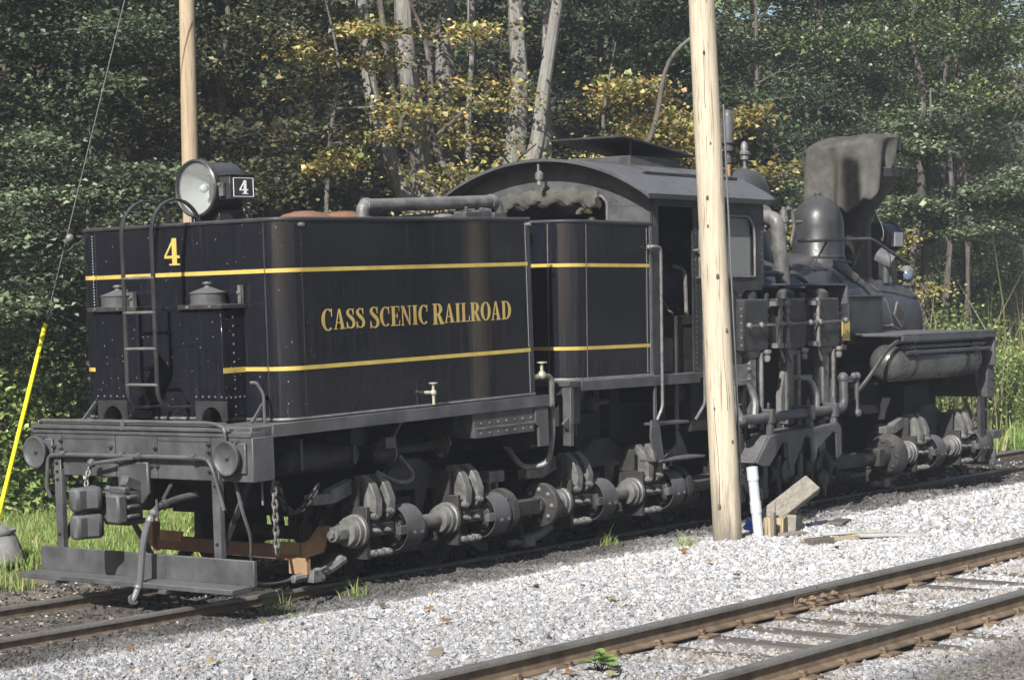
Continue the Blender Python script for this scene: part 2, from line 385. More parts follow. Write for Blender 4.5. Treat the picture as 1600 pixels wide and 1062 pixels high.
def ground_mat():
    m = mat('gravel_yard_and_earth', (.3, .3, .3), .95, spec=.15); k = NT(m)
    tc = k.n('ShaderNodeTexCoord'); sx = k.n('ShaderNodeSeparateXYZ'); k.l(tc.outputs['Object'], sx.inputs[0])
    wob = k.noise(.9, detail=6, rough=.7); big = k.noise(.22, detail=3); fine = k.noise(14, detail=5, rough=.7)
    y = k.n('ShaderNodeMath', operation='ADD'); k.l(sx.outputs[1], y.inputs[0]); k.l(k.rng(wob, .25, .75, -.55, .55), y.inputs[1])
    v = k.n('ShaderNodeTexVoronoi'); v.inputs['Scale'].default_value = 24; k.l(k.coord(), v.inputs['Vector'])
    sep = k.n('ShaderNodeSeparateColor'); k.l(v.outputs['Color'], sep.inputs[0])
    gravel = k.mix(sep.outputs[0], (.24, .24, .24), (.42, .42, .42)); gravel = k.mix(k.rng(v.outputs['Distance'], .3, .65, 0, .5), gravel, (.10, .098, .095))
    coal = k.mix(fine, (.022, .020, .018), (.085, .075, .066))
    dirt = k.mix(fine, (.10, .085, .07), (.24, .20, .165))
    litter = k.mix(fine, (.035, .030, .018), (.11, .085, .05))
    grassy = k.mix(fine, (.06, .075, .02), (.16, .17, .07))
    def band(a, b): return k.rng(y.outputs[0], a, b, 0, 1)
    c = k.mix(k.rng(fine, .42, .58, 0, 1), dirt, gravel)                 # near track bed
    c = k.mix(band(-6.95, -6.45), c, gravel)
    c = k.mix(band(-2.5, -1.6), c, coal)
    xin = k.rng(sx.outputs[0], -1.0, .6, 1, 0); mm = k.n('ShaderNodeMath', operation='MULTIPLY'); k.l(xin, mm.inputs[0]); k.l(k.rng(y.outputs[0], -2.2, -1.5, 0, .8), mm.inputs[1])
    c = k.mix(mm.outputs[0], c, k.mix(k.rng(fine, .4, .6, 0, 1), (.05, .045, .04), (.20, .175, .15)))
    c = k.mix(band(1.6, 2.2), c, dirt); c = k.mix(band(3.0, 4.2), c, grassy); c = k.mix(band(8.6, 9.8), c, litter)
    k.col(c)
    h = k.n('ShaderNodeMath', operation='ADD'); k.l(fine, h.inputs[0]); k.l(v.outputs['Distance'], h.inputs[1]); k.bump(h.outputs[0], .7, .02)
    return m
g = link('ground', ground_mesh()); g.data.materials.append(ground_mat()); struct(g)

# loose crushed stone, real geometry
def stones(name, n, xr, yr, size, colfn, keep=None, lift=.14, flat=.55):
    x = rng.uniform(*xr, n); y = rng.uniform(*yr, n)
    d = (x-CAM[0])*.795+(y-CAM[1])*.606; s_ = (x-CAM[0])*.606-(y-CAM[1])*.795
    k = (np.abs(s_) < d*.29+.5) & (d > 4)
    if keep is not None: k &= keep(x, y)
    x, y = x[k], y[k]; n = len(x)
    sz = size*np.exp(rng.normal(0, .38, n))
    base = np.array([[1, 0, 0], [-1, 0, 0], [0, 1, 0], [0, -1, 0], [0, 0, 1], [0, 0, -1]], float)
    v = base[None]*rng.uniform(.75, 1.15, (n, 6, 1))+rng.normal(0, .16, (n, 6, 3))
    v[:, :, 2] *= flat
    q = rng.normal(size=(n, 4)); q[:, 1:3] *= .45; q /= np.linalg.norm(q, axis=1)[:, None]
    a, b, c, e = q.T
    Rm = np.stack([1-2*(c*c+e*e), 2*(b*c-a*e), 2*(b*e+a*c), 2*(b*c+a*e), 1-2*(b*b+e*e), 2*(c*e-a*b), 2*(b*e-a*c), 2*(c*e+a*b), 1-2*(b*b+c*c)], 1).reshape(n, 3, 3)
    v = np.einsum('nij,nkj->nki', Rm, v)*sz[:, None, None]
    v += np.stack([x, y, zt(x, y)+sz*lift], 1)[:, None]
    fc = np.array([[0, 2, 4], [2, 1, 4], [1, 3, 4], [3, 0, 4], [2, 0, 5], [1, 2, 5], [3, 1, 5], [0, 3, 5]])
    f = (fc[None]+6*np.arange(n)[:, None, None]).reshape(-1, 3)
    col = np.repeat(colfn(x, y, n), 6, 0)
    o = link(name, np_mesh(name, v.reshape(-1, 3), f, False, col)); o.data.materials.append(stone_m); return struct(o, 'stuff')
stone_m = bpy.data.materials.new('crushed_stone'); stone_m.use_nodes = True
k = NT(stone_m); a_ = k.n('ShaderNodeAttribute', attribute_name='leafcol'); k.l(a_.outputs['Color'], k.b.inputs['Base Color']); k.b.inputs['Roughness'].default_value = .9; k.b.inputs['Specular IOR Level'].default_value = .2
def wobn(x, y): return hash2(x*1.3, y*2.1)*.35+hash2(x*4.1+3, y*3.7)*.2
def col_yard(x, y, n):
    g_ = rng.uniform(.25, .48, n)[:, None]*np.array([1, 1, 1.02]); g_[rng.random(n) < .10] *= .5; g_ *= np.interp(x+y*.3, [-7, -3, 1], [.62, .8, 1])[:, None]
    tan = rng.random(n) < .06; g_[tan] = g_[tan]*np.array([1, .86, .68])
    yy = y+wobn(x, y)
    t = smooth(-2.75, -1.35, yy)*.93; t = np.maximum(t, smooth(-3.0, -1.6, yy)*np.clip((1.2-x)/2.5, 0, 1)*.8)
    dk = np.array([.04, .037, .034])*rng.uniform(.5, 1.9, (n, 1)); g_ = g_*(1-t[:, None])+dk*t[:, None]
    b = (1-smooth(-7.2, -6.6, y))*.6; br = np.array([.19, .17, .145])*rng.uniform(.6, 1.7, (n, 1))
    b = b*(hash2(x*2+5, y*3) > -.25); g_ = g_*(1-b[:, None])+br*b[:, None]
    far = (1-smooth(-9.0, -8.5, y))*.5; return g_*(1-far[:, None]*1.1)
TIES = np.array([-5.1+.56*i for i in range(26)])
def no_rail(x, y):
    d = y-NY(x); near = np.abs(x[:, None]-TIES[None]).min(1) < .12
    return (np.abs(d) > .11) & (np.abs(d+1.5) > .11) & ~(near & (d < .4) & (d > -1.95) & (rng.random(len(x)) < .10))
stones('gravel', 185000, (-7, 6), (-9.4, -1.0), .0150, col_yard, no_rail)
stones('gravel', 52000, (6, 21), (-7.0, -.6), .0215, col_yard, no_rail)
def col_bed(x, y, n):
    c = np.array([.035, .032, .03])*rng.uniform(.5, 2, (n, 1)); p = rng.random(n) < .13
    c[p] = np.array([.34, .33, .30])*rng.uniform(.7, 1.3, (p.sum(), 1)); return c
stones('coal_cinders', 18000, (-7, 20), (-1.05, 3.0), .02, col_bed, lambda x, y: (np.abs(np.abs(y)-.75) > .1))

# ------------------------------------------------------------------ tracks
PROF_B = [(-.068, 0), (-.068, .012), (-.012, .028), (-.009, .108), (-.033, .118), (.033, .118), (.009, .108), (.012, .028), (.068, .012), (.068, 0)]
PROF_H = [(-.036, .1185), (-.036, .142), (-.029, .152), (.029, .152), (.036, .142), (.036, .1185)]
def rail(label, x0, x1, yf, ztop, group, plates=None, joint=None):
    o = None
    yaw = math.atan2(yf(x1)-yf(x0), x1-x0); L = (x1-x0)/math.cos(yaw)
    mb = MB().prism(PROF_B, 'x', 0, L); o = mb.build('rail', 'rail'); tag(o, label, 'rail', group)
    o.location = (x0, yf(x0), ztop-.152); o.rotation_euler = (0, 0, yaw)
    MB().prism(PROF_H, 'x', 0, L).build('rail_head', 'railhead', o)
    if plates:
        for i, px in enumerate(plates):
            pl = MB().box(px-.09-x0, px+.09-x0, -.15, .15, -.018, -.001).build('tie_plate', 'rail', o, bevel=.003)
            s_ = MB()
            for sgn in (-1, 1):
                s_.box(px-.012-x0+.04*sgn, px+.016-x0+.04*sgn, sgn*.07-.014, sgn*.07+.014, -.01, .035); s_.box(px-.02-x0+.04*sgn, px+.022-x0+.04*sgn, sgn*.062-.022, sgn*.062+.022, .024, .042)
            s_.build('spike', 'rail', pl)
    if joint is not None:
        for sgn in (-1, 1):
            j = MB().prism([(sgn*.0125, .03), (sgn*.045, .022), (sgn*.046, .034), (sgn*.026, .046), (sgn*.026, .096), (sgn*.04, .108), (sgn*.0125, .112)], 'x', joint-.34-x0, joint+.34-x0).build('joint_bar', 'rail', o)
            b = MB()
            for q in (-.26, -.09, .09, .26): b.bolt((joint+q-x0, sgn*.027, .07), (0, sgn, 0), .022, .04)
            b.build('bolt', 'rail', j)
        MB().box(joint-.003-x0, joint+.003-x0, -.037, .037, .13, .153).build('rail_gap', 'underside', o)
    return o
tie_x = [round(float(q)+random.uniform(-.02, .02), 3) for q in TIES]
rail('grey topped rail of the near track, the one beside the pale gravel', -14, 60, NY, NZ, 'rails of the near track', tie_x[:26], .56)
rail('brown rail of the near track, the one away from the locomotive', -14, 60, lambda x: NY(x)-1.5, NZ, 'rails of the near track', tie_x[:26])
rail('sunken rail under the locomotive, on the side facing the gravel', -14, 60, lambda x: -.75, 0, 'rails under the locomotive')
rail('sunken rail under the locomotive, on the side facing the woods', -14, 60, lambda x: .75, 0, 'rails under the locomotive')
for x in tie_x[:26]:
    yc = NY(x)-.75
    o = MB().box(-.11, .11, -1.3, 1.3, -.16, 0, (random.uniform(-.004, .004), 0, random.uniform(-.025, .025))).build('railroad_tie', 'tie', bevel=.012)
    o.location = (x, yc, NZ-.152-.0185)
    tag(o, 'grey weathered wooden tie sunk in the ballast of the near track', 'railroad tie', 'ties of the near track')
for i in range(9):
    x = -5.2+.58*i
    o = MB().box(-.11, .11, -1.28, 1.28, -.16, 0, (0, 0, random.uniform(-.03, .03))).build('railroad_tie', 'tie', bevel=.012)
    o.location = (x, 0, -.1535)
    tag(o, 'dark tie buried in cinders behind the tender', 'railroad tie', 'ties behind the tender')
# ------------------------------------------------------------------ serif lettering (strokes, each slab a hair prouder than the last)
def glyph(ch):
    """list of 2-D polygons, cap height 1; returns polys, width"""
    P = []
    def bx(x0, x1, y0, y1): P.append([(x0, y0), (x1, y0), (x1, y1), (x0, y1)])
    def rib(pts, wd):
        L, Rr = [], []; n = len(pts)
        for i, (x, y) in enumerate(pts):
            a, b = pts[max(0, i-1)], pts[min(n-1, i+1)]; dx, dy = b[0]-a[0], b[1]-a[1]; l_ = math.hypot(dx, dy) or 1
            w_ = wd[i]/2; L.append((x-dy/l_*w_, y+dx/l_*w_)); Rr.append((x+dy/l_*w_, y-dx/l_*w_))
        for i in range(n-1): P.append([Rr[i], Rr[i+1], L[i+1], L[i]])
    def arc(cx, cy, rx, ry, a0, a1, thin, thick, n=22):
        pts, wd = [], []
        for i in range(n+1):
            a = R(a0+(a1-a0)*i/n); pts.append((cx+rx*math.cos(a), cy+ry*math.sin(a))); wd.append(thin+(thick-thin)*abs(math.cos(a))**1.5)
        rib(pts, wd)
    def serif(x0, x1, y): 
        if y: bx(x0, x1, .955, 1)
        else: bx(x0, x1, 0, .045)
    T = .15; t = .05
    if ch == 'I': bx(.08, .08+T, .04, .96); serif(.02, .29, 1); serif(.02, .29, 0); return P, .31
    if ch == 'L': bx(.08, .08+T, .04, .96); serif(.02, .29, 1); bx(.02, .48, 0, .05); P.append([(.44, .05), (.48, .05), (.50, .30), (.47, .30)]); return P, .50
    if ch == 'E':
        bx(.08, .08+T, .04, .96); bx(.02, .47, .95, 1); bx(.02, .48, 0, .05); bx(.2, .36, .49, .54)
        P.append([(.44, .95), (.47, .95), (.47, .74), (.45, .74)]); P.append([(.44, .05), (.48, .05), (.50, .28), (.47, .28)]); bx(.345, .375, .38, .65); return P, .50
    if ch == 'N':
        bx(.09, .09+t, .04, .96); bx(.47, .47+t, .0, .96); serif(.02, .2, 0); serif(.40, .59, 1); P.append([(.02, 1), (.20, 1), (.525, .0), (.46, .0)]); return P, .60
    if ch == 'A':
        P.append([(.06, .04), (.11, .04), (.285, 1), (.245, 1)]); P.append([(.36, .04), (.52, .04), (.33, 1), (.245, 1)]); bx(.13, .40, .30, .35); serif(.0, .18, 0); serif(.30, .58, 0); return P, .58
    if ch in 'RD':
        bx(.08, .08+T, .04, .96); serif(.02, .29, 0); 
        if ch == 'D':
            bx(.02, .26, .95, 1); bx(.2, .26, 0, .05); arc(.26, .5, .25, .475, 90, -90, t, T+.01); return P, .60
        bx(.02, .27, .95, 1); bx(.2, .27, .47, .52); arc(.27, .735, .17, .24, 90, -90, t, T)
        P.append([(.24, .5), (.38, .5), (.56, .045), (.40, .045)]); serif(.40, .60, 0); return P, .59
    if ch == 'O': arc(.29, .5, .215, .475, 0, 360, t, T, 40); return P, .58
    if ch == 'C':
        arc(.30, .5, .22, .475, 52, 308, t, T, 34); P.append([(.455, .64), (.485, .64), (.485, 1.01), (.455, .95)])
        return P, .53
    if ch == 'S':
        pts = spline([(.37, .80, 0), (.33, .92, 0), (.22, .97, 0), (.11, .88, 0), (.10, .74, 0), (.20, .60, 0), (.32, .47, 0), (.40, .30, 0), (.36, .11, 0), (.23, .03, 0), (.11, .09, 0), (.06, .25, 0)], 4)
        n = len(pts); rib([(p.x, p.y) for p in pts], [.045+.12*math.exp(-((i/(n-1)-.5)/.16)**2)+.05*math.exp(-((i/(n-1)-.30)/.08)**2)+.05*math.exp(-((i/(n-1)-.70)/.08)**2) for i in range(n)])
        P.append([(.36, .68), (.39, .68), (.39, 1), (.36, .95)]); P.append([(.04, .34), (.07, .34), (.07, 0), (.04, 0)]); return P, .47
    if ch == '4':
        bx(.33, .51, .05, 1.0); bx(.03, .62, .26, .36); P.append([(.03, .36), (.11, .36), (.38, .86), (.38, 1.0)]); bx(.22, .62, 0, .06); return P, .64
    return P, .22
def lettering(text, x0, x1, z0, h, cap=1.0):
    """polygons laid out along x from x0 to x1"""
    W = []; cur = 0
    words = text.split(' ')
    for wi, wd in enumerate(words):
        for i, ch in enumerate(wd):
            s_ = cap if i == 0 else 1; p, g_ = glyph(ch)
            W.append((p, cur, s_)); cur += (g_+.035)*s_
        cur += .20
    cur -= .235; k = (x1-x0)/cur
    out = []
    for p, c, s_ in W:
        dz = -(s_-1)*h*.6
        out.append([[(x0+(c+a*s_)*k, z0+dz+b*h*s_) for a, b in q] for q in p])
    return out

# ------------------------------------------------------------------ tender
o_ = Vector((3, 0, 1))
TILT = Matrix.Translation(o_) @ Matrix.Rotation(-.0118, 4, 'X') @ Matrix.Rotation(-.0205, 4, 'Y') @ Matrix.Translation(-o_)
TB = Vector((1.9, 0, 0)); LB = Vector((9.5, 0, 0))
tender = thing('locomotive_tender', 'black water tender with yellow stripes, gold lettering and a round rear headlight', 'tender', TB)
TL = Matrix.Translation(-TB) @ TILT; TU = Matrix.Translation(-TB); LU = Matrix.Translation(-LB)
def tp(mb, name, m, bevel=0, parent=None, angle=35, label=None):
    o = mb.build(name, m, parent or tender, TL if parent is None else None, bevel, angle)
    if label: o['label'] = label
    return o
def rrect(x0, x1, y0, y1, r, n=8, front=False):
    """plan outline; rear corners rounded"""
    pts = []
    for cx, cy, a0 in ((x0+r, y1-r, 90), (x0+r, y0+r, 180)):
        for i in range(n+1):
            a = R(a0+90*i/n); pts.append((cx+r*math.cos(a), cy+r*math.sin(a)))
    if front:
        for cx, cy, a0 in ((x1-r, y0+r, 270), (x1-r, y1-r, 0)):
            for i in range(n+1):
                a = R(a0+90*i/n); pts.append((cx+r*math.cos(a), cy+r*math.sin(a)))
    else: pts += [(x1, y0), (x1, y1)]
    return pts
W_ = 1.4536
plan = rrect(0, 3.852, -W_, W_, .24, 10)
tank = tp(MB().prism(plan, 'z', 1.764, 3.645), 'tank', 'gloss')
def band(plan_, z, h, off, i0=0, i1=None, th=.003):
    """a thin strip standing proud of an open run of the plan"""
    mb = MB(); pts = plan_[i0:i1]; v = []; n = len(pts)
    for i, p in enumerate(pts):
        a, b = Vector(pts[max(0, i-1)]), Vector(pts[min(n-1, i+1)]); d = (b-a).normalized(); nr = Vector((d.y, -d.x))
        for q, zz in ((off, z-h/2), (off, z+h/2), (off-th, z+h/2), (off-th, z-h/2)): v.append((p[0]+nr.x*q, p[1]+nr.y*q, zz))
    f = [(i*4+k, i*4+(k+1) % 4, (i+1)*4+(k+1) % 4, (i+1)*4+k) for i in range(n-1) for k in range(4)]+[(0, 1, 2, 3), tuple((n-1)*4+k for k in (3, 2, 1, 0))]
    return mb.add(v, f)
side_run = [(3.852, W_)]+plan[:-2]+[(3.852, -W_)]
for z in (3.1738, 2.2474): tp(band(side_run, z, .039, .004, th=.0035), 'stripe', 'yellow', parent=tank)
loop3 = lambda z, off=0: [(x, y, z) for x, y in side_run]
tp(MB().tube(loop3(3.655), .021, 8), 'top_bead', 'black', parent=tank)
tp(MB().tube(loop3(1.768), .017, 6), 'bottom_bead', 'steel', parent=tank)
mb = MB()
for p in ((.0, -1.2),): mb.box(-.004, .001, p[1]-.008, p[1]+.008, 1.78, 3.64)
mb.box(.235, .247, -W_-.0025, -W_+.001, 1.78, 3.64); mb.box(3.80, 3.852, -W_-.005, -W_+.001, 1.78, 3.64); mb.box(-.005, .001, 1.14, 1.15, 1.78, 3.64)
tp(mb, 'seam', 'black', parent=tank)
mb = MB()
for i in range(64): mb.rivets([(3.775, -W_, 1.80+.029*i)], .0055)
for i in range(60): mb.rivets([(0, 1.19, 1.82+.030*i)], .0055, (-1, 0, 0))
tp(mb, 'rivet_line', 'white', parent=tank, label='row of tiny rivet heads painted white as glancing highlights')  # white colour stands in for grazing sun glints on the rivets
mb = MB()
for i, qs in enumerate(lettering('CASS SCENIC RAILROAD', .485, 3.48, 2.592, .195, 1.09)):
    mb = MB()
    for j, q in enumerate(qs): mb.prism(q, 'y', -W_+.001, -W_-.002-.00002*j)
    link('letter', mb.mesh('letter', 'gold'), tank)
mb = MB(); pl, gw = glyph('4')
for i, q in enumerate(pl): mb.prism([(.158-a*.36, 3.265+b*.265) for a, b in q], 'x', .001, -.0035-.0002*i)
tp(mb, 'number', 'yellow', parent=tank, label='yellow serif numeral on the rear of the tank')
mb = MB()
for x, y in ((.22, -W_), (3.80, -W_)): mb.cyl((x, y, 3.60), (x, y-.06, 3.60), .02, n=10)
mb.ball((-.02, 1.50, 3.59), .045)
tp(mb, 'marker_socket', 'steel', parent=tank)
tp(MB().prism([(a*.97+.04, b*.97) for a, b in plan], 'z', 3.646, 3.652), 'tank_deck', 'dull', parent=tank)
# rear sand and tool box with its A-shaped recess
def arcpts(cy, cz, r, a0, a1, n=10): return [(cy+r*math.cos(R(a0+(a1-a0)*i/n)), cz+r*math.sin(R(a0+(a1-a0)*i/n))) for i in range(n+1)]
poly = [(.88, 1.77), (.88, 2.83), (-.90, 2.83), (-.90, 1.77)]+arcpts(-.74, 1.77, .13, 0, 180)[::1]
poly = [(.88, 1.77), (.88, 2.83), (-.90, 2.83), (-.90, 1.77)]+[(y, z) for y, z in reversed(arcpts(-.73, 1.77, .13, 0, 180))]
poly = [(.88, 1.77), (.88, 2.83), (-.90, 2.83), (-.90, 1.77)]+[(-.73-.13*math.cos(R(a)), 1.77+.13*math.sin(R(a))) for a in range(0, 181, 18)]+[(-.58, 1.77), (-.03, 2.43), (.40, 1.77)]+[(.64-.13*math.cos(R(a)), 1.77+.13*math.sin(R(a))) for a in range(0, 181, 18)]
rbox = tp(MB().prism(poly, 'x', -.30, -.005), 'rear_box', 'gloss', bevel=.004)
mb = MB().box(-.345, -.008, .20, .915, 2.831, 2.875).box(-.345, -.008, -.945, -.36, 2.831, 2.875); tp(mb, 'top_plate', 'dull', .006, rbox)
mb = MB()
for y in (.47, .80, -.50, -.80): mb.bolt((-.346, y, 2.853), (-1, 0, 0), .014, .015)
mb.box(-.30, -.25, .30, .345, 2.876, 3.02).box(-.06, -.02, -.93, -.89, 2.876, 3.05)
mb.bolt((-.30, .32, 2.96), (-1, 0, 0), .018, .02); mb.bolt((-.06, -.91, 2.98), (-1, 0, 0), .02, .02)
tp(mb, 'latch', 'steel', 0, rbox)
for y in (.65, -.60):
    lid = tp(MB().lathe((-.17, y, 2.876), (-.17, y, 3.2), [(0, .175), (.012, .175), (.014, .165), (.10, .168), (.105, .178), (.115, .178), (.165, .035), (.19, .025), (.195, .05), (.215, .045), (.22, 0)], 22), 'filler_lid', 'grey', 0, rbox)
mb = MB().rivets([(-.301, y, 2.0) for y in np.arange(.85, .38, -.092)]+[(-.301, y, 2.0) for y in np.arange(-.87, -.52, .085)], .011, (-1, 0, 0))
mb.rivets([(-.15, -.901, z) for z in np.arange(1.9, 2.8, .085)], .011); mb.rivets([(-.27+.06*i, -.901, 1.99) for i in range(5)], .011)
tp(mb, 'rivet', 'steel', 0, rbox)
tp(MB().box(-.297, -.01, -.905, -.9005, 2.222, 2.272), 'box_stripe', 'yellow', 0, rbox)
mb = MB()
for s_, yc in ((1, .64), (1, -.73)):
    mb.prism([(yc+.21, 1.772), (yc+.21, 1.96), (yc-.21, 1.96), (yc-.21, 1.772)]+[(yc-.135*math.cos(R(a)), 1.77+.135*math.sin(R(a))) for a in range(0, 181, 18)], 'x', -.309, -.3005)
tp(mb, 'arch_plate', 'black', 0, rbox)
# ladder
lad = None
for y in (.115, -.295):
    path = [(0.08, y, 3.62)]+[(-.25+.33*math.cos(R(a)), y, 3.56+.33*math.sin(R(a))) for a in range(10, 181, 10)]+[(-.58, y, 3.4), (-.58, y, 2.12)]+[(-.40-.18*math.cos(R(a)), y, 2.08-.18*math.sin(R(a))) for a in range(0, 91, 15)]+[(-.10, y, 1.90)]
    mb = MB()
    P = [Vector(p) for p in path]; v = []
    for i, p in enumerate(P):
        t = (P[min(i+1, len(P)-1)]-P[max(i-1, 0)]).normalized(); nr = Vector((-t.z, 0, t.x))
        for a, b in ((-1, -1), (1, -1), (1, 1), (-1, 1)): v.append(p+nr*.011*a+Vector((0, .022*b, 0)))
    n = len(P); f = [(i*4+k, i*4+(k+1) % 4, (i+1)*4+(k+1) % 4, (i+1)*4+k) for i in range(n-1) for k in range(4)]
    r_ = tp(mb.add(v, f), 'ladder_rail', 'black', .003)
mb = MB()
for z in (3.15, 2.82, 2.475, 2.13): tp(MB().cyl((-.58, .13, z), (-.58, -.31, z), .014, n=8), 'ladder_rung', 'steel')
# rear headlight
hx, hz = .31, 4.02
hl = tp(MB().lathe((hx, 0, hz), (2, 0, hz), [(.03, .255), (.0, .26), (-.012, .272), (0, .29), (.045, .29), (.055, .278), (.10, .278), (.11, .262), (.46, .262), (.475, .25), (.48, 0)], 36, False), 'headlight', 'black')
tp(MB().lathe((hx, 0, hz), (2, 0, hz), [(.02, .262), (.005, .20), (-.003, .12), (-.006, 0.001), (-.001, .001), (.003, .12), (.012, .20), (.026, .262)], 32, False), 'lens', 'glass', 0, hl)
tp(MB().lathe((hx, 0, hz), (2, 0, hz), [(.04, .255), (.12, .22), (.22, .165), (.30, .10), (.335, .03), (.34, .001)], 32, False), 'reflector', 'reflector', 0, hl)
tp(MB().cyl((hx+.10, 0, hz), (hx+.32, 0, hz), .02, n=10).ball((hx+.12, 0, hz), .045), 'bulb', 'white', 0, hl)
tp(MB().box(hx+.12, hx+.44, -.20, .20, 3.655, 3.80).box(hx+.02, hx+.03, .05, .08, 3.66, 3.76), 'headlight_stand', 'black', .006, hl)
nb = tp(MB().box(.375, .725, -.415, -.12, 3.895, 4.128).box(.355, .745, -.43, -.10, 4.129, 4.142), 'number_box', 'black', .004, hl)
mb = MB()
for q in ((.42, .70, 4.10, 4.106), (.42, .70, 3.918, 3.924), (.42, .426, 3.9245, 4.0995), (.694, .70, 3.9245, 4.0995)): mb.box(q[0], q[1], -.419, -.4155, q[2], q[3])
for i, q in enumerate(pl): mb.prism([(.50+a*.20, 3.945+b*.135) for a, b in q], 'y', -.4152, -.418-.0002*i)
tp(mb, 'number_plate_print', 'white', 0, hl, label='white outline and numeral on the number box')
mb = MB().cyl((.34, -.27, 4.04), (.34, -.33, 4.04), .02).box(.335, .36, -.36, -.30, 3.93, 4.06).cyl((.735, -.30, 4.02), (.79, -.30, 4.02), .012).ball((.80, -.30, 4.02), .022).beam((.70, -.25, 3.90), (.86, -.25, 3.66), .02, .03)
tp(mb, 'latch', 'steel', 0, hl)
# steam pipe and gear on top
pp = tp(MB().tube(bend([(1.52, -1.12, 3.655), (1.52, -1.12, 3.80), (2.2, -1.12, 3.82), (3.72, -1.12, 3.865), (3.76, -1.12, 3.655)], .10), .068, 14), 'top_pipe', 'steel')
mb = MB().lathe((1.55, -1.12, 3.805), (1.75, -1.12, 3.81), [(0, .078), (.05, .078)], 14).lathe((3.60, -1.12, 3.862), (3.75, -1.12, 3.865), [(0, .078), (.05, .078)], 14).cyl((1.52, -1.12, 3.655), (1.52, -1.12, 3.70), .085).cyl((3.758, -1.12, 3.655), (3.758, -1.12, 3.72), .085)
tp(mb, 'pipe_collar', 'steel', 0, pp)
mb = MB().box(2.95, 3.22, -1.30, -.7, 3.655, 3.74).box(3.24, 3.45, -1.25, -.75, 3.655, 3.76).box(3.47, 3.68, -1.28, -.75, 3.655, 3.735).box(3.1, 3.13, -1.2, -1.15, 3.74, 3.80).box(3.36, 3.40, -1.2, -1.1, 3.76, 3.79)
tp(mb, 'hatch_box', 'grey', .006)
tp(MB().lathe((2.72, -1.18, 3.655), (2.72, -1.18, 4), [(0, .12), (.04, .12), (.06, .09), (.07, 0)], 14).beam((2.0, -1.0, 3.68), (3.0, -1.1, 3.74), .03, .03), 'tank_fitting', 'steel')
for xc in (1.55, 2.15):
    tp(MB().lathe((xc, -.30, 3.655), (xc, -.30, 4), [(0, .34), (.03, .34), (.05, .30), (.10, .22), (.13, .10), (.135, 0)], 20), 'filler_hatch', 'rustiron', label='rusty orange brown domed hatch on the tank top')
# deck, end beam and everything hung on it
tp(MB().box(-.60, 3.95, -1.53, 1.53, 1.655, 1.745), 'deck', 'grey', .006)
tp(MB().box(-.34, 3.97, -1.56, -1.531, 1.635, 1.755), 'deck_edge', 'grey', .004)
eb = tp(MB().box(-.615, -.33, -1.555, 1.47, 1.24, 1.652), 'end_beam', 'grey', .008)
tp(MB().box(-.63, -.42, -1.545, 1.46, 1.653, 1.70).box(-.655, -.60, -1.30, 1.46, 1.701, 1.732), 'beam_cap', 'grey', .004, eb)
mb = MB()
for y in (1.05, .28, -.30, -1.02): mb.box(-.6185, -.6155, y-.004, y+.004, 1.25, 1.65)
mb.box(-.6185, -.6155, .285, 1.04, 1.60, 1.606).box(-.6185, -.6155, -1.0, -.31, 1.60, 1.606)
tp(mb, 'beam_seam', 'underside', 0, eb)
mb = MB()
for y, z in ((1.37, 1.60), (1.29, 1.60), (1.16, 1.52), (1.06, 1.58), (1.06, 1.50), (1.06, 1.33), (.34, 1.53), (-.28, 1.53), (-1.00, 1.58), (-1.0, 1.51), (-1.0, 1.33), (-1.14, 1.52), (-1.30, 1.60), (-1.38, 1.60), (.20, 1.36), (.12, 1.36), (.02, 1.36), (-.10, 1.36), (-.22, 1.36), (-.30, 1.36), (1.16, 1.33)):
    mb.bolt((-.616, y, z), (-1, 0, 0), .02, .028)
tp(mb, 'bolt', 'dull', 0, eb)
for y in (1.34, -1.315):
    d = tp(MB().box(-.645, -.6155, y-.17, y+.17, 1.32, 1.60), 'buffer_plate', 'grey', .008, eb)
    tp(MB().lathe((-.645, y, 1.47), (-2, y, 1.47), [(0, .12), (.06, .125), (.065, .16), (.09, .162), (.092, .145), (.07, .12), (.058, .04), (.057, .0)], 24, False).bolt((-.70, y, 1.47), (-1, 0, 0), .02, .03), 'buffer_disc', 'grey', 0, eb)
for y in (1.085, -1.10):
    u_ = tp(MB().box(-.66, -.645, y-.05, y+.05, .42, 1.45).box(-.645, -.60, y-.05, y-.038, .42, 1.30), 'footboard_hanger', 'grey', .004)
    mb = MB()
    for z in (1.36, 1.28, 1.2, .66): mb.bolt((-.661, y, z), (-1, 0, 0), .014, .016)
    tp(mb, 'hanger_bolt', 'underside', 0, u_)
    tp(MB().beam((-.60, y-.02, .62), (-.05, y-.02, 1.5), .02, .06), 'hanger_brace', 'dull', 0, u_)
fb = tp(MB().box(-.705, -.662, -1.60, 1.335, .30, .535), 'footboard_back', 'grey', .006)
tp(MB().box(-.965, -.705, -1.57, 1.36, .255, .305), 'footboard_step', 'grey', .006, fb)
tp(MB().box(-.98, -.72, -.72, -.62, .215, .254).box(-.98, -.72, .82, .92, .215, .254), 'footboard_cleat', 'grey', .004, fb)
rods = MB().tube(bend([(-.66, 1.20, 1.02), (-.69, 1.22, 1.12), (-.69, 1.18, 1.435), (-.69, .95, 1.45), (-.69, -.85, 1.46), (-.69, -1.05, 1.45), (-.69, -1.12, 1.33), (-.66, -1.2, .98)], .07), .021, 8)
rods.tube(bend([(-.70, -.06, 1.44), (-.74, .30, 1.40), (-.76, .46, 1.38)], .05), .019, 8).ball((-.76, .47, 1.385), .045)
for y in (.95, .12, -.12, -.85): rods.lathe((-.69, y-.03, 1.458), (-.69, y+.03, 1.458), [(0, .032), (.06, .032)], 8)
rod = tp(rods, 'uncoupling_rod', 'grey')
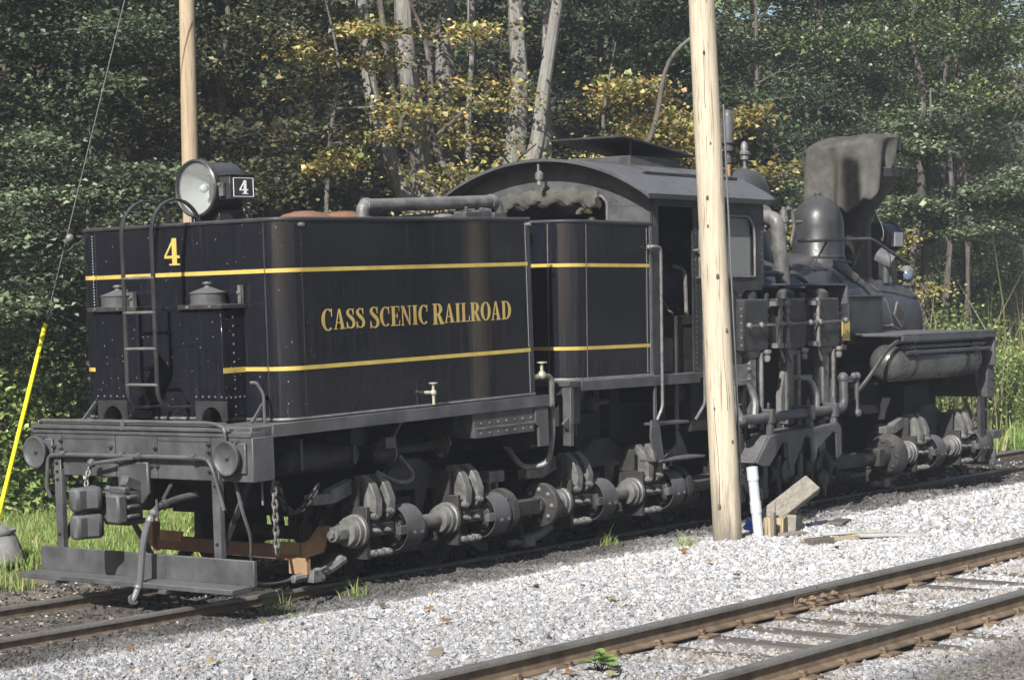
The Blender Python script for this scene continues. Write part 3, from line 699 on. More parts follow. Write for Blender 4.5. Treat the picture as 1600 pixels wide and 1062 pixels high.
tp(chain(MB(), [(-.77, .48, 1.36), (-.83, .47, 1.24), (-.86, .45, 1.12)], .06, .009), 'lift_chain', 'steel', 0, rod)
tp(MB().tube(bend([(-.55, 1.40, 1.70), (-.61, 1.38, 1.775), (-.63, 0, 1.78), (-.63, -1.05, 1.78), (-.66, -1.25, 1.74), (-.66, -1.25, 1.62)], .12), .019, 8).cyl((-.63, .15, 1.70), (-.63, .15, 1.80), .03, n=8), 'deck_pipe', 'grey')
tp(MB().beam((-.20, 1.2, 1.75), (-.02, 1.2, 1.92), .02, .03).beam((-.2, -1.15, 1.75), (-.02, -1.15, 1.94), .02, .03).tube(bend([(-.15, -1.27, 1.75), (-.15, -1.27, 2.02), (-.19, -1.22, 2.13), (-.22, -1.17, 2.13)], .05), .016, 8), 'deck_bracket', 'grey')
# coupler: shank, carrier, knuckle
cp = tp(MB().prism([(-.20, 1.40), (-.20, 1.10), (-.10, .98), (.18, .98), (.22, 1.10), (.22, 1.40)], 'x', -.66, -.617), 'coupler', 'grey', .012)
mb = MB().prism([(-.63, -.10), (-.85, -.12), (-1.0, -.26), (-1.10, -.26), (-1.10, -.10), (-1.00, .02), (-1.02, .20), (-.95, .27), (-.80, .22), (-.63, .10)], 'z', .86, 1.13)
tp(mb, 'coupler_head', 'grey', .02, cp)
mb = MB().prism([(-1.01, .04), (-1.10, -.02), (-1.20, .06), (-1.30, .06), (-1.33, .14), (-1.28, .22), (-1.13, .21), (-1.02, .26)], 'z', .72, .945).prism([(-1.01, .04), (-1.10, -.02), (-1.20, .06), (-1.30, .06), (-1.33, .14), (-1.28, .22), (-1.13, .21), (-1.02, .26)], 'z', .985, 1.20).box(-1.25, -1.03, .09, .20, .94, .99)
tp(mb, 'knuckle', 'grey', .03, cp)
mb = MB().box(-1.06, -.98, .16, .30, .84, 1.16).cyl((-1.0, .2, 1.12), (-1.0, .2, 1.20), .04, n=10).box(-.90, -.64, -.16, .16, .82, .87).beam((-.64, .13, 1.05), (-.86, .16, 1.17), .06, .05).beam((-.64, -.05, 1.15), (-.82, -.04, 1.24), .10, .10).box(-.98, -.90, -.22, .0, 1.131, 1.19)
mb.beam((-.60, .12, .85), (-.40, .05, .45), .05, .05)
for z in (.90, .99, 1.08): mb.box(-.99, -.84, -.285, -.20, z, z+.035)
tp(mb, 'coupler_carrier', 'grey', .01, cp)
# air hose
ah = tp(MB().tube(bend([(-.35, -.55, 1.08), (-.52, -.42, 1.04), (-.72, -.38, .98)], .08), .034, 10).lathe((-.62, -.40, 1.01), (-.70, -.385, .985), [(0, .05), (.05, .05)], 10).tube([(-.70, -.35, 1.05), (-.76, -.42, .98), (-.78, -.45, .86)], .014, 6).beam((-.62, -.36, 1.05), (-.5, -.38, 1.22), .05, .015), 'air_brake_pipe', 'dull')
tp(MB().tube(spline([(-.70, -.375, .985), (-.80, -.37, .90), (-.88, -.36, .72), (-.93, -.36, .50), (-.965, -.37, .33), (-1.0, -.37, .24)], 6), .034, 10), 'air_hose', 'rubber', 0, ah)
mb = MB()
for a, b in (((-.755, -.37, .94), (-.785, -.37, .915)), ((-.80, -.37, .90), (-.815, -.37, .86)), ((-.985, -.37, .28), (-.995, -.37, .255))): mb.cyl(a, b, .044, n=12)
mb.tube([(-1.0, -.37, .25), (-1.03, -.36, .18), (-1.06, -.35, .14)], .030, 8).lathe((-1.05, -.37, .16), (-1.05, -.30, .14), [(0, .05), (.03, .05)], 10)
tp(mb, 'hose_clamp', 'steel', 0, ah)
tp(MB().tube(spline([(-.5, -1.20, 1.24), (-.46, -1.24, .95), (-.35, -1.22, .70), (-.22, -1.10, .45), (-.05, -1.0, .22), (.3, -1.0, .18), (.55, -1.0, .22)], 5), .018, 6), 'signal_hose', 'rubber')
tp(chain(MB(), [(-.30, -1.50, 1.22), (-.30, -1.51, .55)], .075, .012), 'safety_chain', 'steel')
tp(chain(MB(), spline([(-.25, -1.5, 1.2), (-.1, -1.42, .98), (.15, -1.35, .88), (.4, -1.30, .98), (.52, -1.3, 1.10)], 4), .085, .014), 'truck_chain', 'dull')
tp(MB().cyl((-.33, -1.38, 1.25), (-.33, -1.38, 1.0), .012, n=6), 'drain_rod', 'steel')
# underframe
tp(MB().box(-.33, 3.9, -.55, -.40, 1.15, 1.652).box(-.33, 3.9, .40, .55, 1.15, 1.652).box(-.33, 3.9, 1.25, 1.40, 1.35, 1.652).box(.9, 1.1, -1.4, 1.4, 1.45, 1.652).box(2.5, 2.7, -1.4, 1.4, 1.45, 1.652).box(3.75, 3.9, -1.45, 1.45, 1.2, 1.652), 'underframe', 'underside')
tp(MB().box(.3, 3.6, .75, 1.25, .80, 1.40).box(.2, 3.7, -.38, .38, .82, 1.14), 'tender_blocker', 'underside')  # black boxes added so the space under the tender stays dark
rs = tp(MB().lathe((.25, -.98, 1.34), (1.40, -.98, 1.34), [(0, 0), (.02, .10), (.07, .15), (1.08, .15), (1.13, .10), (1.15, 0)], 20), 'air_reservoir', 'dull')
tp(MB().box(.45, .49, -1.15, -.85, 1.24, 1.55).box(1.22, 1.26, -1.15, -.85, 1.24, 1.55).box(.9, 1.02, -1.1, -1.0, 1.49, 1.53), 'reservoir_strap', 'grey', .003, rs)
bc = tp(MB().lathe((1.62, -1.0, 1.30), (3.0, -1.0, 1.30), [(0, .06), (.03, .10), (.20, .12), (.22, .13), (.26, .13), (.27, .05), (1.02, .05), (1.05, .10), (1.07, .16), (1.10, .165), (1.12, .15), (1.13, 0)], 20), 'brake_cylinder', 'dull')
tp(MB().lathe((2.72, -1.0, 1.30), (3, -1.0, 1.3), [(0, .165), (.03, .165)], 24, True, arc=(-PI*.55, PI*.5)).box(1.70, 1.86, -1.16, -1.05, 1.35, 1.46).beam((1.9, -1.05, 1.42), (2.15, -1.0, 1.62), .05, .03).lathe((1.88, -1.0, 1.3), (2, -1, 1.3), [(0, .14), (.025, .14)], 20).bolt((2.70, -1.08, 1.2), (-1, 0, 0), .03, .05), 'cylinder_flange', 'steel', 0, bc)
tp(MB().tube(spline([(1.55, -1.15, 1.13), (1.75, -1.22, 1.02), (1.95, -1.24, 1.0), (2.05, -1.2, 1.08), (2.0, -1.08, 1.25)], 6), .022, 8), 'brake_hose', 'steel')
stp = tp(MB().prism([(2.65, 1.635), (3.73, 1.635), (3.73, 1.375), (2.72, 1.375)], 'y', -1.525, -1.20), 'side_box', 'grey', .005)
mb = MB().rivets([(2.80+.145*i, -1.526, z) for i in range(7) for z in (1.525, 1.42)], .014).box(2.72, 3.735, -1.532, -1.526, 1.465, 1.485)
tp(mb, 'box_rivet', 'steel', 0, stp)
tp(MB().prism([(3.74, 1.65), (3.97, 1.65), (3.97, 1.20), (3.80, 1.20), (3.80, 1.42), (3.74, 1.45)], 'y', -1.54, -1.50), 'end_gusset', 'grey', .004)
tap = tp(MB().cyl((2.0, -W_, 1.90), (2.0, -1.56, 1.90), .018, n=8).ball((2.0, -1.56, 1.90), .034).cyl((2.0, -1.56, 1.90), (2.0, -1.56, 1.78), .016, n=8).cyl((2.0, -1.56, 1.90), (2.0, -1.56, 1.995), .014, n=8).lathe((2.0, -1.56, 1.99), (2, -1.56, 2.1), [(0, .045), (.012, .045)], 10), 'drain_tap', 'brass')
# ------------------------------------------------------------------ trucks (built once, copied three times)
def truck_parts():
    P = []
    a1, a2 = .35, .35+1.435            # axle positions; bearing ring at 0
    mb = MB()
    for a in (a1, a2):
        mb.cyl((a, -1.0, .46), (a, 1.0, .46), .07, n=12)
    P.append(('axle', mb.mesh('axle', 'dull'), 'truck'))
    for a in (a1, a2):
        for sy in (-1, 1):
            w_ = MB().lathe((a, sy*.68, .46), (a, sy*2, .46), [(0, .10), (.0, .485), (.03, .485), (.036, .455), (.135, .45), (.135, .40), (.10, .385), (.09, .16), (.15, .14), (.15, 0)], 36, True)
            if sy < 0:
                w_.lathe((a, -.815, .46), (a, -2, .46), [(0, .39), (.03, .40), (.075, .37), (.075, .18), (0, .16)], 36, False)
                for i in range(40):
                    t = 2*PI*i/40; c, s_ = math.cos(t), math.sin(t)
                    w_.beam((a+c*.19, -.90, .46+s_*.19), (a+c*.385, -.885, .46+s_*.385), .014, .03, (0, 1, 0))
            P.append(('wheel', w_.mesh('wheel', 'oily' if sy < 0 else 'oily'), 'truck'))
    # arch-bar side frame and bolster
    mb = MB()
    for sy in (-1, 1):
        y0, y1 = sy*1.02-.05, sy*1.02+.05
        mb.prism([(-.10, .90), (.02, .98), (.50, 1.04), (.78, 1.06), (.95, 1.20), (1.30, 1.20), (1.55, 1.06), (2.05, 1.04), (2.35, .90), (2.35, .80), (2.0, .84), (1.55, .86), (1.40, .88), (.85, .88), (.6, .86), (.1, .84), (-.1, .80)], 'y', y0, y1)
        mb.prism([(-.35, .10), (-.12, .10), (.02, .24), (2.10, .24), (2.30, .12), (2.45, .12), (2.45, .20), (2.32, .22), (2.14, .33), (0, .33), (-.16, .20), (-.35, .20)], 'y', y0-.02*sy, y1-.02*sy)
        for a in (a1, a2): mb.box(a-.20, a+.20, y0+.02*sy, y1+.02*sy, .25, .90)
        mb.prism([(.72, .88), (.80, .66), (.70, .34), (.82, .34), (.92, .64), (.92, .88)], 'y', y0, y1); mb.prism([(1.42, .88), (1.34, .66), (1.44, .34), (1.32, .34), (1.22, .64), (1.22, .88)], 'y', y0, y1)
    mb.box(.85, 1.30, -1.0, 1.0, .55, .80).box(.95, 1.18, -.5, .5, .80, 1.0)
    P.append(('truck', mb.mesh('truck_frame', 'dull'), None))
    mb = MB().box(-.42, -.34, -1.0, 1.05, .30, .44)
    P.append(('brake_beam', mb.mesh('brake_beam', 'rustiron'), 'truck'))
    mb = MB().box(-.445, -.421, -.98, -.62, .36, .48).box(-.47, -.421, -1.10, -.86, .18, .34).prism([(-.44, .345), (-.20, .37), (-.08, .62), (-.20, .62), (-.34, .50), (-.44, .48)], 'y', -1.075, -1.002)
    P.append(('brake_pad', mb.mesh('brake_pad', 'rust'), 'truck'))
    P.append(('brake_pad', MB().box(-.445, -.421, .66, .98, .40, .50).mesh('brake_pad', 'rust'), 'truck')); P.append(('brake_pad', MB().box(-.47, -.36, 1.06, 1.16, .28, .58).mesh('brake_pad', 'rust'), 'truck'))
    for q, a in enumerate((0, 1.435)):
        # bearing bracket with caps and bolts
        mb = MB().prism([(a+.13, .98), (a+.62, 1.06), (a+.68, 1.0), (a+.60, .70), (a+.60, .30), (a+.14, .30), (a+.16, .66)], 'y', -1.14, -1.06)
        mb.prism([(a+.12, .28), (a+.17, .28), (a+.17, .80), (a+.12, .80)], 'y', -1.36, -1.08); mb.box(a+.17, a+.56, -1.34, -1.10, .50, .62); mb.box(a+.17, a+.56, -1.30, -1.10, .28, .36)
        mb.box(a+.115, a+.15, -1.25, -1.04, .80, 1.05)
        P.append(('shaft_bracket', mb.mesh('shaft_bracket', 'dull'), 'truck'))
        for k, dx in enumerate((.24, .44)):     # the two curved caps
            pts = [(-1.10, 1.09), (-1.20, 1.10), (-1.31, 1.01), (-1.38, .86), (-1.37, .70), (-1.31, .64), (-1.26, .67), (-1.23, .76), (-1.16, .80), (-1.10, .83)]
            P.append(('bearing_cap', MB().prism(pts, 'x', a+dx, a+dx+.10).mesh('bearing_cap', 'steel'), 'truck'))
        mb = MB()
        for x, z in ((.20, .96), (.20, .84), (.40, .99), (.40, .87)): mb.bolt((a+x, -1.14, z), (-.3, -1, 0), .03, .045)
        for x, z, r in ((.22, .70, .032), (.46, .74, .032), (.25, .56, .022), (.40, .56, .022), (.20, .34, .032), (.31, .34, .032), (.42, .34, .032)):
            mb.cyl((a+x, -1.30, z), (a+x, -1.41, z), r, n=10); mb.cyl((a+x, -1.41, z), (a+x, -1.43, z), r*.55, n=8)
        P.append(('cap_bolt', mb.mesh('cap_bolt', 'steel'), 'truck'))
        P.append(('bearing_ring', MB().lathe((a-.06, -1.25, .56), (a+.2, -1.25, .56), [(-.03, .10), (-.02, .13), (.04, .14), (.045, .155), (.10, .155), (.11, .17), (.15, .17), (.16, .12)], 24).mesh('bearing_ring', 'steel'), 'truck'))
        P.append(('pinion_cover', MB().lathe((a+.60, -1.25, .54), (a+1, -1.25, .54), [(0, .235), (.27, .235), (.27, .225), (.0, .225), (0, .235)], 22, False, arc=(-PI*.12, PI*.98)).box(a+.50, a+.72, -1.48, -1.42, .50, .58).bolt((a+.70, -1.485, .50), (0, -1, 0), .018, .02).bolt((a+.82, -1.485, .50), (0, -1, 0), .018, .02).mesh('pinion_cover', 'grey'), 'truck'))
        P.append(('pinion', MB().lathe((a+.58, -1.22, .54), (a+1, -1.22, .54), [(0, .12), (.02, .19), (.22, .21), (.24, .08)], 20).mesh('pinion', 'oily'), 'truck'))
    mb = MB().cyl((-.27, -1.25, .56), (2.40, -1.25, .56), .075, n=14).lathe((-.30, -1.25, .56), (0, -1.25, .56), [(0, .045), (.08, .045), (.08, .085), (.17, .085), (.17, .06), (.22, .06)], 6)
    P.append(('line_shaft', mb.mesh('line_shaft', 'steel'), 'truck'))
    P.append(('shaft_flange', MB().lathe((2.36, -1.25, .56), (2.6, -1.25, .56), [(0, .12), (.01, .235), (.09, .245), (.10, .20), (.12, .09)], 26).rivets([(2.36, -1.25+.19*math.cos(t), .56+.19*math.sin(t)) for t in np.arange(0, 6.2, .785)], .022, (-1, 0, 0)).mesh('shaft_flange', 'dull'), 'truck'))
    mb = MB().box(-.50, -.20, -1.22, -1.10, .86, .96).beam((-.22, -1.16, .92), (.14, -1.12, 1.0), .10, .14).box(2.35, 2.62, -1.16, -1.02, .86, .98).box(2.40, 2.44, -1.12, -1.06, .74, .86).box(2.52, 2.56, -1.12, -1.06, .74, .86)
    mb.tube([(-.42, -1.05, .16), (-.20, -1.12, .20), (0, -1.16, .30)], .055, 8).cyl((-.62, -1.05, .15), (-.40, -1.05, .16), .04, n=8).box(-.43, -.26, -1.15, -.98, .10, .22)
    P.append(('truck_arm', mb.mesh('truck_arm', 'steel'), 'truck'))
    return P
_tm = MB.mesh
MB.mesh = lambda s, name, m, angle=35: (s, m) if s.defer else _tm(s, name, m, angle)
MB.defer = True
TP0 = truck_parts()
MB.defer = False
TP = [(nm, q.mesh(nm, mm), par) for nm, (mb_, mm), par in TP0 for q in (mb_.pieces() if par else [mb_])]
def place_truck(root, base, x, label, skip=()):
    t = None
    for nm, me, par in TP:
        if par is None: t = link(nm, me, root, bevel=.006); t.location = Vector((x, 0, 0))-base
    t['label'] = label
    for nm, me, par in TP:
        if par is None or nm in skip: continue
        c = link(nm, me, t, bevel=.004 if nm in ('shaft_bracket', 'bearing_cap', 'brake_beam', 'truck_arm') else 0)
        if nm in ('brake_beam', 'brake_pad') and x > 2:
            c.data = c.data.copy(); c.data.materials[0] = MT['dull']
    return t
place_truck(tender, TB, 1.03, 'rear truck with an orange rusted brake beam')
# ------------------------------------------------------------------ locomotive
loco = thing('geared_locomotive', 'black geared steam locomotive with vertical cylinders on its side and a tarp over the stack', 'locomotive', LB)
def lp(mb, name, m, bevel=0, parent=None, angle=35, label=None):
    o = mb.build(name, m, parent or loco, LU if parent is None else None, bevel, angle)
    if label: o['label'] = label
    return o
def atx(x): return Matrix.Translation(Vector((x, 0, 0))-LB)
t2 = place_truck(loco, LB, 4.47, 'truck under the coal bunker', ('line_shaft_end',))
t3 = place_truck(loco, LB, 12.92, 'front truck under the smokebox')
lp(MB().box(4.5, 15.2, -.62, -.48, 1.10, 1.52).box(4.5, 15.2, .48, .62, 1.10, 1.52).box(4.5, 15.2, -.75, -.35, 1.521, 1.56).box(5.2, 5.7, -1.0, 1.0, 1.0, 1.5).box(13.4, 14.2, -1.0, 1.0, 1.0, 1.5).box(4.45, 4.6, -1.4, 1.4, 1.3, 1.86).box(7.2, 8.0, -1.3, 1.3, 1.2, 1.8).box(5.9, 6.1, -1.0, -.1, 1.2, 1.85).box(5.0, 5.2, -.2, .9, 1.55, 1.86).box(6.3, 7.9, .2, 1.2, 1.0, 1.8).box(8.2, 15.1, .65, 1.3, 1.35, 1.6), 'main_frame', 'underside')
lp(MB().box(3.75, 8.1, .62, 1.25, .55, 1.30).box(6.15, 11.6, -.45, .60, .30, 1.10).box(12.3, 15.0, .7, 1.2, .55, 1.35).box(11.6, 12.6, -.45, .6, .45, 1.1), 'frame_blocker', 'underside')  # added blockers, hide the bright ground beyond and darken the gaps between trucks
# coal bunker
bplan = rrect(4.50, 6.13, -W_, W_, .31, 10); brun = [(6.13, W_)]+bplan[:-2]+[(6.13, -W_)]
bunk = lp(MB().prism(bplan, 'z', 1.92, 3.675), 'coal_bunker', 'gloss')
for z in (3.198, 2.271): lp(band(brun, z, .039, .004, th=.0035), 'stripe', 'yellow', parent=bunk)
lp(MB().tube([(x, y, 3.685) for x, y in brun], .021, 8), 'top_bead', 'black', parent=bunk)
lp(MB().tube([(x, y, 1.925) for x, y in brun], .02, 6), 'bottom_bead', 'steel', parent=bunk)
mb = MB().box(4.808, 4.822, -W_-.004, -W_+.001, 1.94, 3.67).box(6.085, 6.131, -W_-.006, -W_+.001, 1.94, 3.67).box(4.495, 4.501, -1.16, -1.148, 1.94, 3.67)
lp(mb, 'seam', 'steel', parent=bunk)
mb = MB()
for i in range(58): mb.rivets([(6.03, -W_, 1.97+.029*i)], .0055)
lp(mb, 'rivet_line', 'white', parent=bunk, label='row of tiny rivet heads painted white as glancing highlights')  # glints of the low sun put into the white of these heads
lp(MB().ball((5.3, -1.2, 3.70), .06).box(4.6, 6.1, -1.3, 1.3, 3.676, 3.682), 'coal_load', 'oily', parent=bunk)
lp(MB().prism([(-1.02, 3.66), (-.62, 3.66), (-.62, 3.05), (-.80, 3.05), (-.92, 3.28)], 'x', 4.30, 4.33).box(3.9, 4.3, -1.0, -.6, 3.64, 3.70), 'coal_gate', 'dull')
lp(MB().box(4.40, 8.10, -1.50, 1.50, 1.855, 1.918), 'running_deck', 'grey', .006)
lp(MB().box(4.62, 7.08, -1.515, -1.501, 1.80, 1.915), 'deck_angle', 'grey', .004)
# cab
def roof_z(y, peak=4.50): return peak-2.9+math.sqrt(2.9**2-y*y)
ys = [i*.1-1.6 for i in range(33)]
v = []
for x in (5.86, 8.86):
    for th in (0, -.035):
        for y in ys: v.append((x, y, roof_z(y)+th))
n = len(ys); f = []
for i in range(n-1): f += [(i, i+1, 2*n+i+1, 2*n+i), (n+i, 3*n+i, 3*n+i+1, n+i+1), (i, n+i, n+i+1, i+1), (2*n+i, 2*n+i+1, 3*n+i+1, 3*n+i)]
f += [(0, 2*n, 3*n, n), (n-1, 2*n-1, 4*n-1, 3*n-1)]
roof = lp(MB().add(v, f), 'cab_roof', 'grey')
mb = MB()
for y0 in (-1.05, .95): mb.beam((6.6, y0, roof_z(y0)+.015), (8.7, y0, roof_z(y0)+.015), .05, .03)
mb.beam((5.87, -1.60, roof_z(1.6)-.02), (8.85, -1.60, roof_z(1.6)-.02), .03, .06).beam((5.87, 1.60, roof_z(1.6)-.02), (8.85, 1.60, roof_z(1.6)-.02), .03, .06)
for x in (6.9, 7.8): mb.tube([(x, y, roof_z(y)+.002) for y in ys], .007, 5)
lp(mb, 'roof_rib', 'black', 0, roof)
lp(MB().box(7.2, 8.35, -.45, .45, 4.40, 4.58), 'hatch_coaming', 'grey', .006, roof)
lp(MB().beam((6.92, 0, 4.80), (8.55, 0, 4.62), 1.1, .025).beam((7.25, -.42, 4.55), (7.25, -.42, 4.76), .03, .02), 'roof_hatch', 'black', .003, roof)
lp(MB().cyl((5.90, 0, 4.44), (5.90, 0, 4.30), .015, n=6).lathe((5.92, 0, 4.36), (5.92, 0, 4), [(0, .02), (.03, .05), (.08, .055), (.11, .045), (.115, .03), (.17, .028), (.18, 0)], 12), 'rear_lamp', 'bright', 0, roof)
# rear wall with its arched opening
def arch(y): return 3.965+.15*math.sqrt(max(0, 1-((y+.02)/.80)**2)) if abs(y+.02) < .78 else None
v = []; f = []; ysw = sorted(set([round(-1.47+.049*i, 4) for i in range(61)]+[-.7999, -.8001, .7599, .7601]))
for y in ysw:
    lo = arch(y) or 3.66; hi = roof_z(y)-.036
    for x in (6.17, 6.20): v += [(x, y, lo), (x, y, hi)]
for i in range(len(ysw)-1):
    a, b = i*4, i*4+4; f += [(a, b, b+1, a+1), (a+2, a+3, b+3, b+2), (a, a+2, b+2, b), (a+1, b+1, b+3, a+3)]
cabr = lp(MB().add(v, f), 'cab_rear_wall', 'grey')
mb = MB().rivets([(6.169, y, z) for y in np.arange(-1.40, -.82, .11) for z in (3.97,)]+[(6.169, -.90, z) for z in np.arange(3.75, 4.2, .09)]+[(6.169, 1.1, z) for z in np.arange(3.75, 4.15, .09)], .010, (-1, 0, 0)).box(6.165, 6.17, -1.45, -.82, 3.905, 3.912)
lp(mb, 'rivet', 'grey', 0, cabr)
edge = [(6.165, y, (arch(y) or 3.965)) for y in np.arange(.76, -.81, -.06)]
lp(MB().tube([(6.165, .77, 3.70), (6.165, .77, 3.93)]+edge+[(6.165, -.81, 3.93), (6.165, -.81, 3.70)], .016, 6), 'opening_trim', 'steel', 0, cabr)
# rolled canvas under the arch
v = []; f = []; nn = 16; ysc = np.arange(.74, -.74, -.045)
for i, y in enumerate(ysc):
    c = Vector((6.14, y, 3.93+.11*math.sqrt(max(0, 1-(y/.85)**2))-.03*(y < -.3)*abs(y+.3)))
    for k in range(nn):
        a = 2*PI*k/nn; r_ = .075*(1+.28*math.sin(3*a+i*.9)+.18*math.sin(7*a-i*1.7)); v.append((c.x+.8*r_*math.cos(a), c.y+.01*math.sin(5*a), c.z+r_*math.sin(a)*1.25))
for i in range(len(ysc)-1):
    for k in range(nn): f.append((i*nn+k, i*nn+(k+1) % nn, (i+1)*nn+(k+1) % nn, (i+1)*nn+k))
f += [tuple(range(nn)), tuple(range((len(ysc)-1)*nn, len(ysc)*nn))]
lp(MB().add(v, f), 'rolled_canvas', 'canvas', 0, cabr, 60)
# side walls, with window opening
def side_wall(y0, y1, near):
    mb = MB()
    q = [(7.02, 1.90), (8.12, 1.90), (8.12, 2.78), (8.16, 2.86), (8.24, 2.90), (8.60, 2.90), (8.68, 2.98), (8.68, 3.05), (7.02, 3.05)]
    mb.prism(q, 'y', y0, y1); mb.box(7.02, 7.14, y0, y1, 3.05, roof_z(1.45)-.03); mb.box(8.45, 8.68, y0, y1, 3.05, roof_z(1.45)-.03)
    top = [(7.14, roof_z(1.45)-.03), (7.14, 3.55)]+[(7.14+.22*(1-math.cos(R(a))), 3.55+.28*math.sin(R(a))) for a in range(15, 91, 15)]+[(8.23+.22*math.sin(R(a)), 3.55+.28*math.cos(R(a))) for a in range(0, 91, 15)]+[(8.45, roof_z(1.45)-.03)]
    mb.prism(top, 'y', y0, y1); mb.box(6.13, 6.27, y0, y1, 1.92, roof_z(1.45)-.03); mb.box(6.27, 7.02, y0, y1, 3.90, roof_z(1.45)-.03)
    return mb
cs = lp(side_wall(-1.465, -1.44, True), 'cab_side_wall', 'black')
lp(side_wall(1.44, 1.465, False), 'cab_side_wall', 'black')
win = [(7.15, -1.475, 3.07), (7.15, -1.475, 3.55)]+[(7.15+.22*(1-math.cos(R(a))), -1.475, 3.55+.27*math.sin(R(a))) for a in range(15, 91, 15)]+[(8.22+.22*math.sin(R(a)), -1.475, 3.55+.27*math.cos(R(a))) for a in range(0, 91, 15)]+[(8.44, -1.475, 3.07), (7.15, -1.475, 3.07)]
lp(MB().tube(win, .016, 6), 'window_frame', 'steel', 0, cs)
lp(MB().box(7.85, 8.40, -1.43, -1.425, 3.07, 3.80), 'window_pane', 'winglass', 0, cs)
lp(MB().box(7.82, 7.85, -1.435, -1.415, 3.06, 3.83).box(8.40, 8.44, -1.435, -1.415, 3.06, 3.6).box(7.86, 8.39, -1.435, -1.415, 3.06, 3.09), 'sash', 'black', 0, cs)
lp(MB().box(7.05, 7.75, -1.56, -1.47, 3.04, 3.07), 'arm_rest', 'grey', .005, cs)
mb = MB().rivets([(7.08, -1.465, z) for z in np.arange(1.97, 3.95, .062)]+[(x, -1.465, 1.945) for x in np.arange(7.15, 8.1, .062)]+[(8.09, -1.465, z) for z in np.arange(1.97, 2.85, .062)]+[(8.63, -1.465, z) for z in np.arange(3.0, 3.95, .07)]+[(7.14, -1.465, z) for z in np.arange(3.3, 3.9, .062)], .009)
lp(mb, 'rivet', 'steel', 0, cs)
lp(MB().box(8.655, 8.685, -1.44, -1.15, 2.9, 3.95).box(8.655, 8.685, 1.15, 1.44, 1.9, 3.95).box(8.655, 8.685, -1.15, 1.15, 3.80, 4.2).box(8.655, 8.685, -.62, .75, 1.9, 3.80).box(8.655, 8.685, -1.15, -.62, 2.2, 3.1).box(8.655, 8.685, .75, 1.15, 1.9, 3.1), 'cab_front_wall', 'black')
bk = lp(MB().lathe((7.75, .30, 2.62), (8.65, .30, 2.62), [(0, 0), (0, .80), (.03, .85), (.9, .85)], 28, False).box(7.55, 7.74, -.05, .65, 2.0, 2.5).box(6.9, 7.5, -1.3, -.8, 1.92, 2.5).box(6.9, 7.5, -1.32, -.80, 2.5, 2.6).cyl((7.4, -.5, 1.92), (7.4, -.5, 3.0), .04), 'backhead', 'dull')
lp(MB().lathe((7.74, .4, 3.15), (7.6, .4, 3.15), [(0, .10), (.05, .10), (.051, .0)], 16).lathe((7.74, .1, 3.2), (7.6, .1, 3.2), [(0, .07), (.05, .07), (.051, .0)], 16).tube(bend([(7.74, .0, 2.9), (7.6, -.1, 2.9), (7.55, -.5, 2.95), (7.6, -.8, 2.6)], .06), .02), 'gauge', 'steel', 0, bk)
lp(MB().tube(bend([(6.6, -.9, 1.93), (6.62, -.9, 2.9), (6.9, -.8, 3.0)], .1), .022, 8).box(6.45, 6.75, -1.2, -.75, 2.35, 2.42).tube(bend([(7.3, -1.2, 1.95), (7.25, -1.2, 3.15), (7.05, -1.15, 3.2)], .08), .025, 8), 'throttle_lever', 'steel')
lp(MB().box(6.4, 6.9, -1.25, -.7, 1.93, 2.34), 'seat_box', 'grey', .01)
# grab rails and cab steps
lp(MB().tube(bend([(6.03, -1.46, 3.40), (6.03, -1.54, 3.42), (6.17, -1.56, 3.41), (6.17, -1.56, 1.55), (6.10, -1.53, 1.40)], .05), .019, 8).ball((6.02, -1.49, 3.41), .03), 'grab_rail', 'steel')
lp(MB().tube(bend([(7.02, -1.47, 3.38), (7.10, -1.55, 3.39), (7.10, -1.56, 1.55), (6.98, -1.50, 1.36)], .05), .019, 8), 'grab_rail', 'steel')
st = lp(MB().prism([(6.00, 1.40), (6.16, 1.40), (6.26, .93), (6.10, .93), (5.98, 1.20)], 'y', -1.52, -1.495).prism([(6.86, 1.25), (6.90, 1.25), (7.13, .93), (6.62, .93), (6.86, 1.06)], 'y', -1.30, -1.275), 'cab_step', 'grey', .003)
lp(MB().prism([(6.14, .905), (7.10, .905), (7.12, .93), (6.14, .93)], 'y', -1.55, -1.26).prism([(6.16, 1.33), (6.84, 1.33), (6.84, 1.36), (6.16, 1.36)], 'y', -1.50, -1.28), 'step_tread', 'grey', .004, st)
lp(MB().box(6.82, 6.90, -1.32, -1.30, 1.25, 1.82).box(6.10, 6.15, -1.50, -1.47, 1.40, 1.86).box(6.74, 6.78, -1.2, -1.15, 1.3, 1.8), 'step_hanger', 'grey', .006, st)
lp(MB().lathe((6.95, -1.1, 1.65), (7.3, -1.1, 1.65), [(0, 0), (.0, .13), (.3, .13), (.3, 0)], 16), 'drain_pot', 'dull')
pr = lp(MB().tube(bend([(3.95, -1.40, 1.985), (4.14, -1.45, 1.985), (4.14, -1.45, 1.30), (4.10, -1.42, 1.02), (3.92, -1.2, .98), (3.80, -1.0, 1.3)], .10), .033, 10), 'feed_pipe', 'steel')
lp(MB().ball((4.0, -1.42, 2.0), .05).cyl((4.0, -1.42, 2.0), (4.0, -1.42, 2.14), .018, n=8).lathe((4.0, -1.42, 2.13), (4, -1.42, 2.3), [(0, .06), (.015, .06)], 12).cyl((3.85, -1.40, 1.985), (3.98, -1.41, 1.985), .03, n=8), 'feed_valve', 'brass', 0, pr)
lp(MB().box(4.42, 4.48, -1.50, -1.38, 1.20, 1.853).prism([(4.30, 1.45), (4.42, 1.52), (4.42, 1.35)], 'y', -1.48, -1.45), 'bunker_post', 'grey', .005)
lp(MB().box(4.55, 4.95, -1.25, -1.22, 1.42, 1.853).cyl((4.82, -1.28, 1.42), (4.82, -1.28, 1.28), .015, n=6), 'shield_plate', 'grey')
